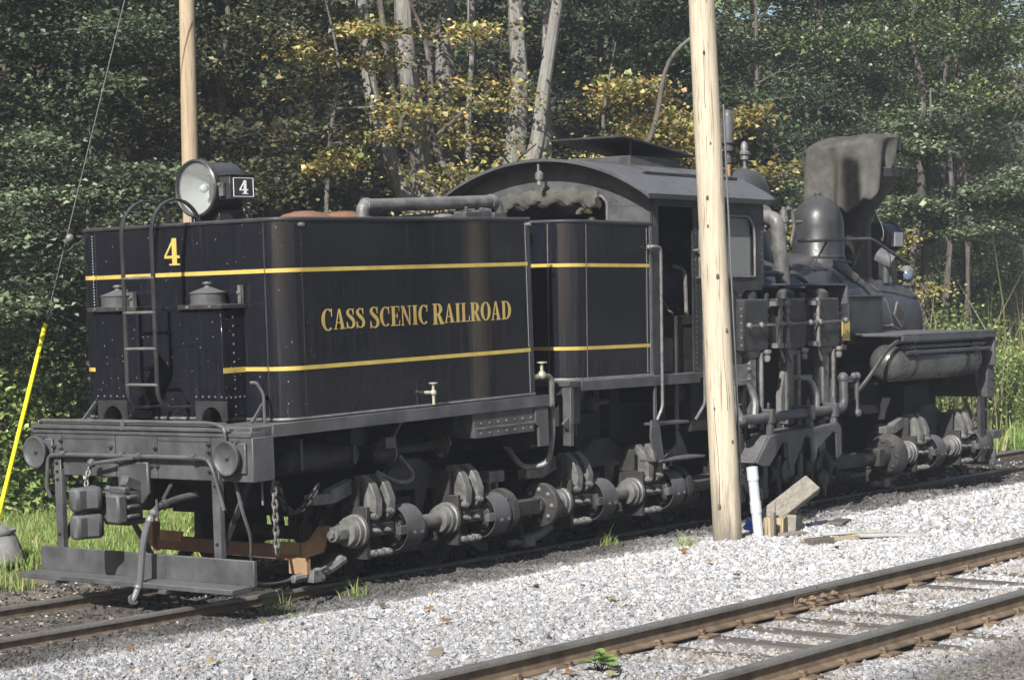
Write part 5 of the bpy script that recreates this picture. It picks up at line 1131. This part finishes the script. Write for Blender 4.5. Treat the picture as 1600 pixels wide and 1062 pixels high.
# the big pale trunks in the middle
tree('hardwood_tree', 'thickest pale barked trunk rising behind the tender and cab', 14.95, 8.75, 15, .33, 9.5, 15, 3.0, 6000, .09, 'mixed', 'barkP', (-1.0, .9), 12, 21, G1)
tree('hardwood_tree', 'leaning grey trunk close to the cab roof, beside the thickest pale trunk', 14.45, 7.6, 14, .29, 8.6, 14, 3, 5000, .09, 'mixed', 'barkP', (1.2, -.6), 10, 22, G1, trunk_wob=.09)
tree('hardwood_tree', 'straight slim grey trunk above the cab roof', 18.5, 9.15, 15, .15, 9.5, 15, 2.6, 4500, .09, 'mixed', 'barkP', (.1, 0), 10, 23, G1, trunk_wob=.02)
tree('hardwood_tree', 'grey trunk standing close behind the thickest pale trunk', 18.8, 11.8, 17, .32, 11, 17, 3, 4500, .09, 'mixed', 'barkP', (.1, .1), 10, 24, G1)
tree('hardwood_tree', 'second grey trunk standing behind the thickest pale trunk', 20.6, 12.7, 17, .17, 11.5, 17, 3, 4500, .09, 'mixed', 'barkP', (.2, -.1), 10, 25, G1, trunk_wob=.02)
tree('hardwood_tree', 'narrow pale trunk low beside the thickest pale trunk', 16.2, 9.4, 13, .10, 9.5, 13, 2, 2500, .09, 'mixed', 'barkP', (.3, -.2), 8, 26, G1, trunk_wob=.03)
# maples turning yellow
tree('maple_tree', 'maple with a dark crooked stem and yellow sprays over the tender', 14.5, 6.7, 8.4, .17, 3.6, 8.0, 2.4, 3600, .09, 'maple', 'barkD', (-1.3, 1.5), 10, 31, G1, limb_r=.5, trunk_wob=.22, clump=.07, flat=.35)
tree('maple_tree', 'golden maple behind the cab roof and its hatch', 17.4, 6.6, 7.6, .11, 3.2, 7.1, 2.6, 15000, .09, 'maple', 'barkD', (-.6, -.1), 13, 32, G1, limb_r=.5, trunk_wob=.2, clump=.08, flat=.35)
tree('maple_tree', 'orange and yellow maple beside the tall whistle', 19.8, 6.9, 7.2, .11, 3.0, 6.8, 2.5, 13000, .09, 'maple', 'barkD', (.4, -.2), 12, 33, G1, limb_r=.5, trunk_wob=.2, clump=.08, flat=.35)
tree('maple_tree', 'yellow sapling low behind the sand dome and smokestack', 24.2, 6.4, 5.0, .08, 1.8, 4.4, 2.0, 5200, .09, 'maple', 'barkD', (.3, -.3), 10, 34, G1, limb_r=.5, trunk_wob=.2, clump=.08, flat=.35)
tree('maple_tree', 'sparse yellow branches high above the tender side', 12.4, 9.4, 8.5, .09, 5.6, 7.8, 2.2, 2600, .09, 'maple', 'barkD', (-.4, -.5), 7, 35, G1, limb_r=.5, trunk_wob=.2, clump=.07, flat=.3)
def fork(root_name, pts, r0, r1, m):
    ob = [o for o in bpy.data.objects if o.name == root_name][0]; b_ = ob.location
    MB().tube(spline([Vector(p)-b_ for p in pts], 6), r0, 10, True, r1).build('limb', m, ob)
fork('hardwood_tree', [(14.75, 8.9, 3.4), (14.35, 9.15, 4.6), (13.95, 9.55, 6.2), (13.8, 9.8, 9.0)], .20, .10, 'barkP')
fork('hardwood_tree.001', [(14.75, 7.5, 4.4), (15.2, 7.0, 5.3), (15.3, 6.8, 6.6), (15.6, 6.5, 9.0)], .17, .09, 'barkP')
fork('maple_tree', [(14.35, 6.85, 2.6), (13.95, 7.3, 4.0), (13.5, 7.9, 4.7), (13.1, 8.3, 6.0), (12.9, 8.5, 8.0)], .11, .05, 'barkD')
fork('maple_tree', [(14.1, 7.1, 3.5), (13.5, 7.6, 3.8), (12.8, 8.2, 3.65)], .07, .03, 'barkD')
fork('maple_tree', [(14.4, 6.8, 2.9), (15.1, 6.2, 4.1), (15.7, 5.7, 4.9), (16.2, 5.2, 5.6), (16.5, 5.0, 6.9), (17.1, 4.5, 7.6)], .085, .025, 'barkD')
# pale leaved trees at both ends
tree('dogwood_tree', 'pale grey green tree with layered sprays beyond the guy wire', 4.6, 9.6, 6.4, .09, 2.4, 5.6, 2.5, 5600, .085, 'pale', 'barkD', (.6, -.5), 10, 41, G1, limb_r=.5, flat=.22, up_bias=1.6, clump=.07)
tree('dogwood_tree', 'pale leaved tree leaning out beside the tender headlight', 7.3, 9.7, 5.6, .09, 2.8, 5.2, 2.2, 3200, .085, 'pale', 'barkD', (-.2, -.4), 9, 42, G1, limb_r=.5, flat=.22, up_bias=1.6, clump=.07)
tree('dogwood_tree', 'pale green tree reaching out beyond the tarp covered stack', 28.0, 6.0, 7.4, .16, 4.0, 6.6, 3.2, 12500, .095, 'pale', 'barkD', (-.6, -.6), 9, 43, G1, limb_r=.5, flat=.22, up_bias=1.6, clump=.07)
# dark green trees of the front rank
front = [
 (2.2, 11.0, 10, 'dark', 'dark tree beyond the crushed bucket at the end of the woods'),
 (6.6, 11.2, 11, 'dark', 'dark green tree behind the slanting guy wire'),
 (9.0, 11.4, 11, 'dark', 'dark green tree next to the brown utility pole'),
 (11.2, 11.0, 10.5, 'mixed', 'olive green tree above the rear of the tender'),
 (13.2, 11.6, 11, 'mixed', 'brownish green tree between the brown pole and the thickest pale trunk'),
 (16.6, 11.4, 11, 'mixed', 'dark olive tree behind the yellow maples'),
 (21.4, 8.9, 10.5, 'dark', 'dark green tree just past the leaning pale pole'),
 (23.6, 9.6, 11, 'dark', 'dense dark green tree between the whistle and the tarp'),
 (26.2, 9.2, 11, 'dark', 'dense dark green tree high above the tarp'),
 (29.4, 9.8, 12, 'dark', 'dark green tree just past the pale green tree'),
 (32.8, 10.6, 12, 'dark', 'dark tree beside the thin trunks above the weeds'),
 (36.4, 11.2, 13, 'mid', 'green tree behind the farthest thin trunk'),
 (40.5, 11.6, 13, 'mid', 'last green tree beyond the tall weeds'),
]
for i, (x, y, h, pal, lab) in enumerate(front):
    tree('forest_tree', lab, x, y, h, .13, .8, h, 2.6, 19000, .080, pal, 'barkD', (random.uniform(-.5, .5), random.uniform(-.6, .1)), 24, 60+i, G1, flat=.32, up_bias=1.0)
for i, (x, y, r0, lab) in enumerate(((30.6, 7.4, .15, 'thin dark trunk nearest the smokebox'), (32.6, 7.6, .10, 'middle one of the thin trunks above the weeds'), (35.0, 8.0, .15, 'farthest of the thin trunks above the weeds'), (27.0, 8.2, .11, 'thin trunk showing under the pale green tree'))):
    tree('slender_tree', lab, x, y, 13, r0, 7.5, 13, 2.6, 4000, .10, 'mid', 'barkD', (random.uniform(-.9, .9), 0), 10, 90+i, G1, trunk_wob=.12)
# second rank, nothing tells them apart
def copy_tree(src, x, y, rz):
    r_ = src.copy(); C.objects.link(r_); r_.location = (x, y, float(zt(x, y))); r_.rotation_euler = (0, 0, rz)
    for ch in src.children:
        c = ch.copy(); C.objects.link(c); c.parent = r_
    return r_
second = []
for i in range(17):
    x = 3+3.0*i+random.uniform(-.6, .6); y = 14.4+random.uniform(-.9, 1.4)
    if i < 5: second.append(tree('forest_tree', 'tree in the shadowy second rank of the woods', x, y, 14, .16, 1.0, 14, 3.0, 18000, .105, 'dark' if i % 3 else 'mixed', 'barkD', (.8-.4*i, .3), 24, 120+i, 'trees in the second rank of the woods', flat=.4, trunk_wob=.14))
    else: copy_tree(second[i % 5], x, y, i*1.3)
for i, x in enumerate((-9.5, -6.0, -2.6, -13.0, -17.0, -21.0, -25.5, -30.0, -15.0, -24.0)):
    q = copy_tree(second[i % 5], x, 11.2+.4*(i % 3)+(4 if i > 7 else 0), 2+i); q['label'] = 'tree where the woods run on behind the tender'; q['group'] = 'trees behind the tender'
for i in range(34):
    q = copy_tree(second[i % 5], 6+2.6*i+random.uniform(-.7, .7), (-31 if i % 2 else -35)+random.uniform(-.8, .8), i*1.7); q['label'] = 'tree across the yard, mirrored dark in the tender side'; q['group'] = 'trees across the yard'
# the hillside wood beyond, one mass
nw = 120000
xw = rng.uniform(-6, 84, nw); yw = 17+rng.gamma(1.6, 6, nw); hw = rng.uniform(.2, 15, nw)
cw = np.stack([xw, yw, zt(xw, yw)+hw], 1); clump = hash2(xw*1.1+hw*.8, yw*1.3+hw*1.7); kp = clump > -.15+.25*rng.random(nw); cw = cw[kp]
o = link('far_woodland', leaf_mesh('far_woodland', cw, .24, 'dark', .6, 5, rng.uniform(.6, 1.2, len(cw)))); struct(o, 'stuff')
# shrubs
SH = [(5.4, 9.0, 2.3, 1.1, 3800, 'bright', 'leafy sunlit bush beside the tender end beam'), (4.2, 9.7, 2.6, 1.2, 3800, 'mid', 'bush behind the yellow guy guard'), (6.9, 9.4, 2.4, 1.1, 3400, 'mid', 'leafy bush just behind the tender rear corner'), (8.6, 9.7, 2.2, 1.1, 2600, 'mid', 'bush hidden mostly behind the tender tank'),
      (23.8, 3.9, 2.3, 1.1, 3200, 'bright', 'broad leaved bush behind the locomotive front'), (26.4, 4.6, 2.6, 1.2, 3400, 'mid', 'leafy bush beyond the marker lamp'), (29.2, 5.4, 3.0, 1.4, 3600, 'bright', 'yellow green bush beyond the tall weeds'), (27.6, 3.8, 1.9, 1.0, 2600, 'mid', 'low bush standing over the tall weeds')]
for i, (x, y, h, s_, nl, pal, lab) in enumerate(SH): shrub('leafy_shrub', lab, x, y, h, s_, int(nl*1.5), .085, pal, 200+i, 'shrubs at the foot of the woods')
# grass and weeds
def blades(name, x, y, h, wd, cols, seed=3, lean=.35):
    r = np.random.default_rng(seed); n = len(x); z = zt(x, y); a = r.uniform(0, 2*PI, n); d = np.stack([np.cos(a), np.sin(a), 0*a], 1)
    hh = h*np.exp(r.normal(0, .3, n)); base = np.stack([x, y, z], 1); le = r.normal(0, lean, (n, 2))*hh[:, None]
    mid = base+np.stack([le[:, 0]*.3, le[:, 1]*.3, hh*.6], 1); tip = base+np.stack([le[:, 0], le[:, 1], hh], 1); w_ = (wd*r.uniform(.7, 1.4, n))[:, None]
    v = np.stack([base-d*w_, base+d*w_, mid+d*w_*.7, mid-d*w_*.7, tip], 1); q = np.arange(n)[:, None]*5
    f = np.concatenate([q+np.array([[0, 1, 2]]), q+np.array([[0, 2, 3]]), q+np.array([[3, 2, 4]])], 0)
    c = np.array(cols)[r.integers(0, len(cols), n)]*r.uniform(.7, 1.3, (n, 1))
    o = link(name, np_mesh(name, v.reshape(-1, 3), f, True, np.repeat(c, 5, 0))); o.data.materials.append(MT['grass']); return o
GC = [(.20, .31, .07), (.28, .37, .11), (.16, .25, .05), (.38, .38, .17)]
n = 52000; gx = rng.uniform(-1.5, 10.5, n); gy = rng.uniform(2.0, 10, n); kk = hash2(gx*.8, gy*.9) > -.55+.75*np.clip((4-gy)/2, 0, 1)
struct(blades('grass', gx[kk], gy[kk], .14, .007, GC, 4), 'stuff')
n = 15000; gx = rng.uniform(18, 36, n); gy = rng.uniform(2.0, 6.5, n)
struct(blades('grass', gx, gy, .35, .014, GC, 5), 'stuff')
n = 2600; gx = rng.uniform(20.5, 33, n); gy = 2.6+rng.random(n)*2.6
wx, wy, wh = gx, gy, 1.75
struct(blades('tall_weeds', gx, gy, 1.6, .018, [(.13, .16, .06), (.20, .19, .09), (.30, .26, .14), (.09, .13, .04)], 6, .18), 'stuff')
kx = rng.integers(0, n, 26000); cz = rng.random(26000)**.8*1.9
cw = np.stack([gx[kx]+rng.normal(0, .09, 26000), gy[kx]+rng.normal(0, .09, 26000), zt(gx[kx], gy[kx])+cz], 1)
o = link('weed_leaves', leaf_mesh('weed_leaves', cw, .085, 'bright', .3, 9)); struct(o, 'stuff')
# tufts, one plant each
def tuft(label, x, y, h, n, name='grass_tuft', spread=.12):
    r = np.random.default_rng(int(abs(x*97+y*31)*10)); px = rng.normal(0, spread, n)*.6+x; py = rng.normal(0, spread, n)*.6+y
    o = blades(name, px, py, h, .004, GC, int(abs(x*50)), .5)
    z0 = float(zt(x, y)); co = np.zeros(len(o.data.vertices)*3, np.float32); o.data.vertices.foreach_get('co', co); co = co.reshape(-1, 3)-np.array([x, y, z0]); o.data.vertices.foreach_set('co', co.astype(np.float32).ravel()); o.location = (x, y, z0)
    return tag(o, label, 'grass tuft', 'tufts on the gravel')
tuft('green grass tuft beside the near rail below the footboard', -.05, -1.25, .13, 70)
tuft('grass tuft under the rear truck by the white litter', 1.0, -1.35, .10, 50)
tuft('small grass tuft under the middle truck', 5.3, -1.35, .11, 55)
tuft('pale grass tuft left of the leaning pole foot', 4.4, -3.0, .10, 60, spread=.11)
tuft('pale grass tuft beyond the leaning timber', 7.4, -2.6, .10, 50, spread=.11)
tuft('grass tuft among the flat boards', 5.5, -4.5, .09, 40, spread=.11)
tuft('thin grass on the dirt below the footboard, nearest the viewer', -.8, -2.3, .07, 40, spread=.12)
# ------------------------------------------------------------------ poles, guy wire
def pole(label, base, top, r0, r1, m, dark=False):
    b, t = Vector(base), Vector(top)
    N = 26; v = []; f = []; n = 24
    for i in range(N+1):
        k = i/N; p = (t-b)*k; ra = r0+(r1-r0)*k
        for q in range(n):
            a = 2*PI*q/n; rr = ra*(1+.014*math.sin(3*a+k*9)+.012*math.sin(2*a-k*21)); v.append((p.x+rr*math.cos(a), p.y+rr*math.sin(a), p.z))
    f = [(i*n+k, i*n+(k+1) % n, (i+1)*n+(k+1) % n, (i+1)*n+k) for i in range(N) for k in range(n)]+[tuple(range(n)), tuple(range(N*n, (N+1)*n))]
    root = MB().add(v, f).build('utility_pole', m, None, None, 0, 60); root.location = base; return tag(root, label, 'utility pole')
pz = float(zt(5.05, -3.13))
tp_ = Vector((5.05, -3.13, pz-.3)); axis = Vector((-.0325, .0245, 1))
pA = pole('pale leaning wooden utility pole standing in front of the locomotive cab', tp_, tp_+axis*11.5, .157, .125, 'poleA')
for i in range(12):
    h_ = .5+i*.6+random.uniform(-.28, .28); an = R(random.uniform(165, 300)); kr = random.uniform(.010, .022); rr_ = .157+(.125-.157)*h_/11.5; cc = axis*h_; nv = Vector((math.cos(an), math.sin(an), 0))
    MB().ball(cc+nv*(rr_*.985), kr, 8, 6, (1, 1, 1.7)).build('knot', 'barkD', pA)
for i in range(7):
    h_ = .9+i*1.0+random.uniform(-.3, .3); an = R(random.uniform(185, 290)); L = random.uniform(.5, 1.3); rr_ = .157+(.125-.157)*h_/11.5; nv = Vector((math.cos(an), math.sin(an), 0)); tv = Vector((-math.sin(an), math.cos(an), 0)); pts = []
    for q in range(9): kq = q/8; pts.append(axis*(h_+L*kq)+nv*((.157+(.125-.157)*(h_+L*kq)/11.5)*1.002-.001)+tv*.012*math.sin(kq*5+i))
    MB().tube(pts, .0038, 5, True, .0015).build('crack', 'barkD', pA)
pc_ = MB().tube([(.155, -.05, .2), (.15, -.06, 1.2), (.10, -.03, 2.6), (.02, .02, 5.0)], .012, 6); pc_.build('ground_wire', 'wire', pA)
bz = float(zt(6.9, 6.92)); pole('brown wooden utility pole rising behind the rear headlight', (6.9, 6.92, bz-.2), (6.87, 6.95, 12), .125, .105, 'poleB')
gy0 = Vector((4.09, 7.95, -.28)); gy1 = Vector((5.33, 6.54, 6.96))
gd_ = (gy1-gy0); gw = thing('guy_wire', 'steel guy wire with a bright yellow plastic guard at the left edge', 'guy wire', gy0)
MB().tube([(0, 0, 0), tuple(gd_*2.0)], .008, 6).build('wire', 'wire', gw)
MB().tube([tuple(gd_*.03), tuple(gd_*.395)], .031, 10).build('guard', 'yellowplastic', gw)
# ------------------------------------------------------------------ litter by the pole
def plank(name, label, c, s_, rot, m, cat, bevel=.006, group='scrap wood by the pole'):
    o = MB().box(-s_[0]/2, s_[0]/2, -s_[1]/2, s_[1]/2, -s_[2]/2, s_[2]/2).build(name, m, None, None, bevel)
    o.location = (c[0], c[1], max(c[2], float(zt(c[0], c[1]))+s_[2]*.5+.012)) if s_[2] < .07 else c; o.rotation_euler = rot; return tag(o, label, cat, group)
pv = MB().lathe((0, 0, 0), (-.085, .03, .80), [(0, .055), (.30, .055), (.301, .062), (.42, .062), (.421, .055), (.66, .055), (.661, .063), (.80, .063), (.80, .053), (.5, .05)], 18).build('plastic_pipe', 'pvc')
pv.location = (5.40, -3.30, float(zt(5.4, -3.3))-.03); tag(pv, 'white plastic pipe leaning against the pale pole', 'pipe')
zz = .19
bm_ = MB().beam((0, 0, 0), (.58, -.28, .38), .23, .11, (-.55, -.5, .67)).build('timber', 'timber', None, None, .01); bm_.location = (5.66, -3.22, zz+.16); tag(bm_, 'long grey timber tilted up beside the white pipe', 'timber', 'scrap wood by the pole')
plank('timber', 'short split yellowish block standing at the pole foot', (5.62, -3.38, zz+.10), (.26, .22, .24), (0, 0, R(20)), 'timber2', 'timber')
plank('timber', 'grey block leaning on the yellowish block', (5.95, -3.42, zz+.10), (.36, .12, .20), (0, R(12), R(18)), 'timber', 'timber')
plank('board', 'small flat board lying before the yellowish block', (5.50, -3.66, zz+.04), (.34, .13, .035), (0, 0, R(-12)), 'timber', 'board')
plank('board', 'long thin dark slat lying on the pale gravel', (5.9, -4.35, zz+.05), (1.1, .07, .025), (0, 0, R(-32)), 'greyboard', 'board')
plank('board', 'wide flat grey board lying on the pale gravel', (5.65, -4.75, zz+.075), (.75, .16, .035), (0, R(2), R(-36)), 'greyboard', 'board')
plank('board', 'brown rotten board lying left of the wide grey board', (5.15, -4.35, zz+.065), (.75, .12, .03), (0, 0, R(-28)), 'timber2', 'board')
plank('board', 'short brown chunk of wood on the pale gravel', (4.85, -4.35, zz+.06), (.30, .14, .06), (0, 0, R(-20)), 'tie', 'board')
plank('board', 'dark flat scrap right of the leaning timber', (6.75, -3.55, zz+.04), (.42, .18, .04), (0, 0, R(15)), 'tie', 'board')
plank('board', 'thin grey lath poking out right of the timber', (6.9, -3.30, zz+.05), (.75, .06, .03), (0, 0, R(5)), 'greyboard', 'board')
for i, (x, y, tx, ty, L, lab) in enumerate(((5.33, -3.52, -.20, .10, .34, 'weathered stake leaning left at the pole foot'), (5.42, -3.48, .22, -.05, .42, 'weathered stake leaning right at the pole foot'), (5.48, -3.50, .45, .2, .30, 'thin dark stake against the split block'))):
    o = MB().box(-.022, .022, -.022, .022, 0, L).build('stake', 'timber', None, None, .004); o.location = (x, y, zz-.02); o.rotation_euler = (ty, tx, .4*i); tag(o, lab, 'stake', 'stakes at the pole foot')
v = [(0, 0, 0), (.30, .02, .03), (.55, .12, .10), (.40, .30, .02), (.16, .22, .22), (.02, .25, .02)]
bt = MB().add(v, [(0, 1, 4), (1, 2, 4), (2, 3, 4), (3, 5, 4), (5, 0, 4), (0, 5, 3, 2, 1)]).build('plastic_sheet', 'bluetarp', None, None, 0, 20); bt.location = (5.75, -3.05, zz+.03); bt.rotation_euler = (0, 0, R(10)); bt.scale = (.6, .6, .7); tag(bt, 'crumpled blue plastic sheet behind the timbers', 'plastic sheet')
# grey crushed bucket at the left
v = []; f = []; n = 18
for j, (z, r_) in enumerate(((0, .30), (.15, .29), (.32, .26), (.42, .22), (.44, .24), (.47, .235), (.46, .19), (.2, .2))):
    for k in range(n):
        a = 2*PI*k/n; q = r_*(1+.12*math.sin(2*a+.5)+.06*math.sin(5*a+j)); v.append((q*math.cos(a)*1.15, q*math.sin(a), z+.07*math.cos(a-.4)*(j > 2)))
f = [(j*n+k, j*n+(k+1) % n, (j+1)*n+(k+1) % n, (j+1)*n+k) for j in range(7) for k in range(n)]+[tuple(range(n))]
bu = MB().add(v, f).build('bucket', 'bucket', None, None, 0, 60); bu.location = (1.45, 4.6, float(zt(1.45, 4.6))-.02); bu.rotation_euler = (R(-6), R(8), R(60)); tag(bu, 'crushed grey bucket lying in the grass at the left edge', 'bucket')
# seedling by the rail
sl = thing('weed_seedling', 'bright green seedling with round leaves beside the near rail', 'plant', (-2.95, -7.02, float(zt(-2.95, -7.02))))
mb = MB()
for i in range(7): mb.tube(spline([(0, 0, 0), (.05*math.cos(i), .05*math.sin(i*1.7), .05), (.13*math.cos(i*2.1), .11*math.sin(i*2.4), .07+.008*i)], 3), .004, 4)
mb.build('stem', 'grass', sl)
for i in range(8):
    a = i*2.1; cx, cy, cz_ = .13*math.cos(a), .11*math.sin(i*2.4), .075+.008*i; r_ = .055+.02*(i % 3)/2; v = [(cx, cy, cz_-.006)]
    for k in range(10): t = 2*PI*k/10; v.append((cx+r_*math.cos(t)*(1-.2*(k == 0)), cy+r_*math.sin(t)*.85, cz_+.012*math.cos(2*t)-.25*r_*math.sin(t)*(1 if i % 2 else -.3)))
    me = np_mesh('leaf', np.array(v), np.array([[0, 1+k, 1+(k+1) % 10] for k in range(10)]), True, np.tile([[.22, .34, .10]], (11, 1))); me.materials.append(MT['leaf']); link('leaf', me, sl)
# fallen leaves and litter on the gravel
LV = [(-1.6, -4.6, 0), (-.2, -5.2, 1), (.5, -3.9, 0), (2.2, -2.6, 1), (-3.6, -3.1, 0), (-2.4, -5.9, 2), (1.8, -5.2, 2), (3.4, -3.6, 0), (-3.2, -6.95, 0), (-3.05, -7.2, 1), (8.6, -3.6, 0), (9.5, -4.2, 2), (-.6, 1.1, 0), (-1.4, -2.4, 1), (.9, -2.4, 1), (4.0, -5.0, 0), (2.6, -4.4, 1), (-4.0, -4.4, 1), (-1.0, -3.4, 2), (-1.1, -4.0, 0)]
LC = [(.28, .155, .075), (.34, .28, .13), (.13, .09, .06)]
for i, (x, y, c) in enumerate(LV):
    r_ = .045+.02*random.random(); pts = []
    for k in range(12): a = 2*PI*k/12; q = r_*(1.0 if k % 2 == 0 else .62)*(1.25 if k == 0 else 1); pts.append((q*math.cos(a), q*math.sin(a), .012*math.sin(a*2+i)+.012))
    me = np_mesh('fallen_leaf', np.array([(0, 0, .02)]+pts), np.array([[0, 1+k, 1+(k+1) % 12] for k in range(12)]), True, np.tile([LC[c]], (13, 1))); me.materials.append(MT['leaf'])
    o = link('fallen_leaf', me); o.location = (x, y, float(zt(x, y))+.035); o.rotation_euler = (random.uniform(-.3, .3), random.uniform(-.3, .3), random.uniform(0, 6))
    tag(o, ('orange', 'yellowish', 'dark brown')[c]+' fallen leaf lying on the stones', 'fallen leaf', ('orange', 'yellow', 'brown')[c]+' leaves fallen on the stones')

# ------------------------------------------------------------------ smoky autumn air
hz = MB().box(-125, 165, -125, 145, -1.6, 26).build('haze', 'underside'); struct(hz, 'stuff')
hm = bpy.data.materials.new('smoky_air'); hm.use_nodes = True; t_ = hm.node_tree; t_.nodes.remove(t_.nodes['Principled BSDF'])
pv_ = t_.nodes.new('ShaderNodeVolumePrincipled'); pv_.inputs['Color'].default_value = (.82, .88, 1, 1); pv_.inputs['Density'].default_value = .0008; pv_.inputs['Anisotropy'].default_value = 0
t_.links.new(pv_.outputs[0], t_.nodes['Material Output'].inputs['Volume']); hz.data.materials[0] = hm
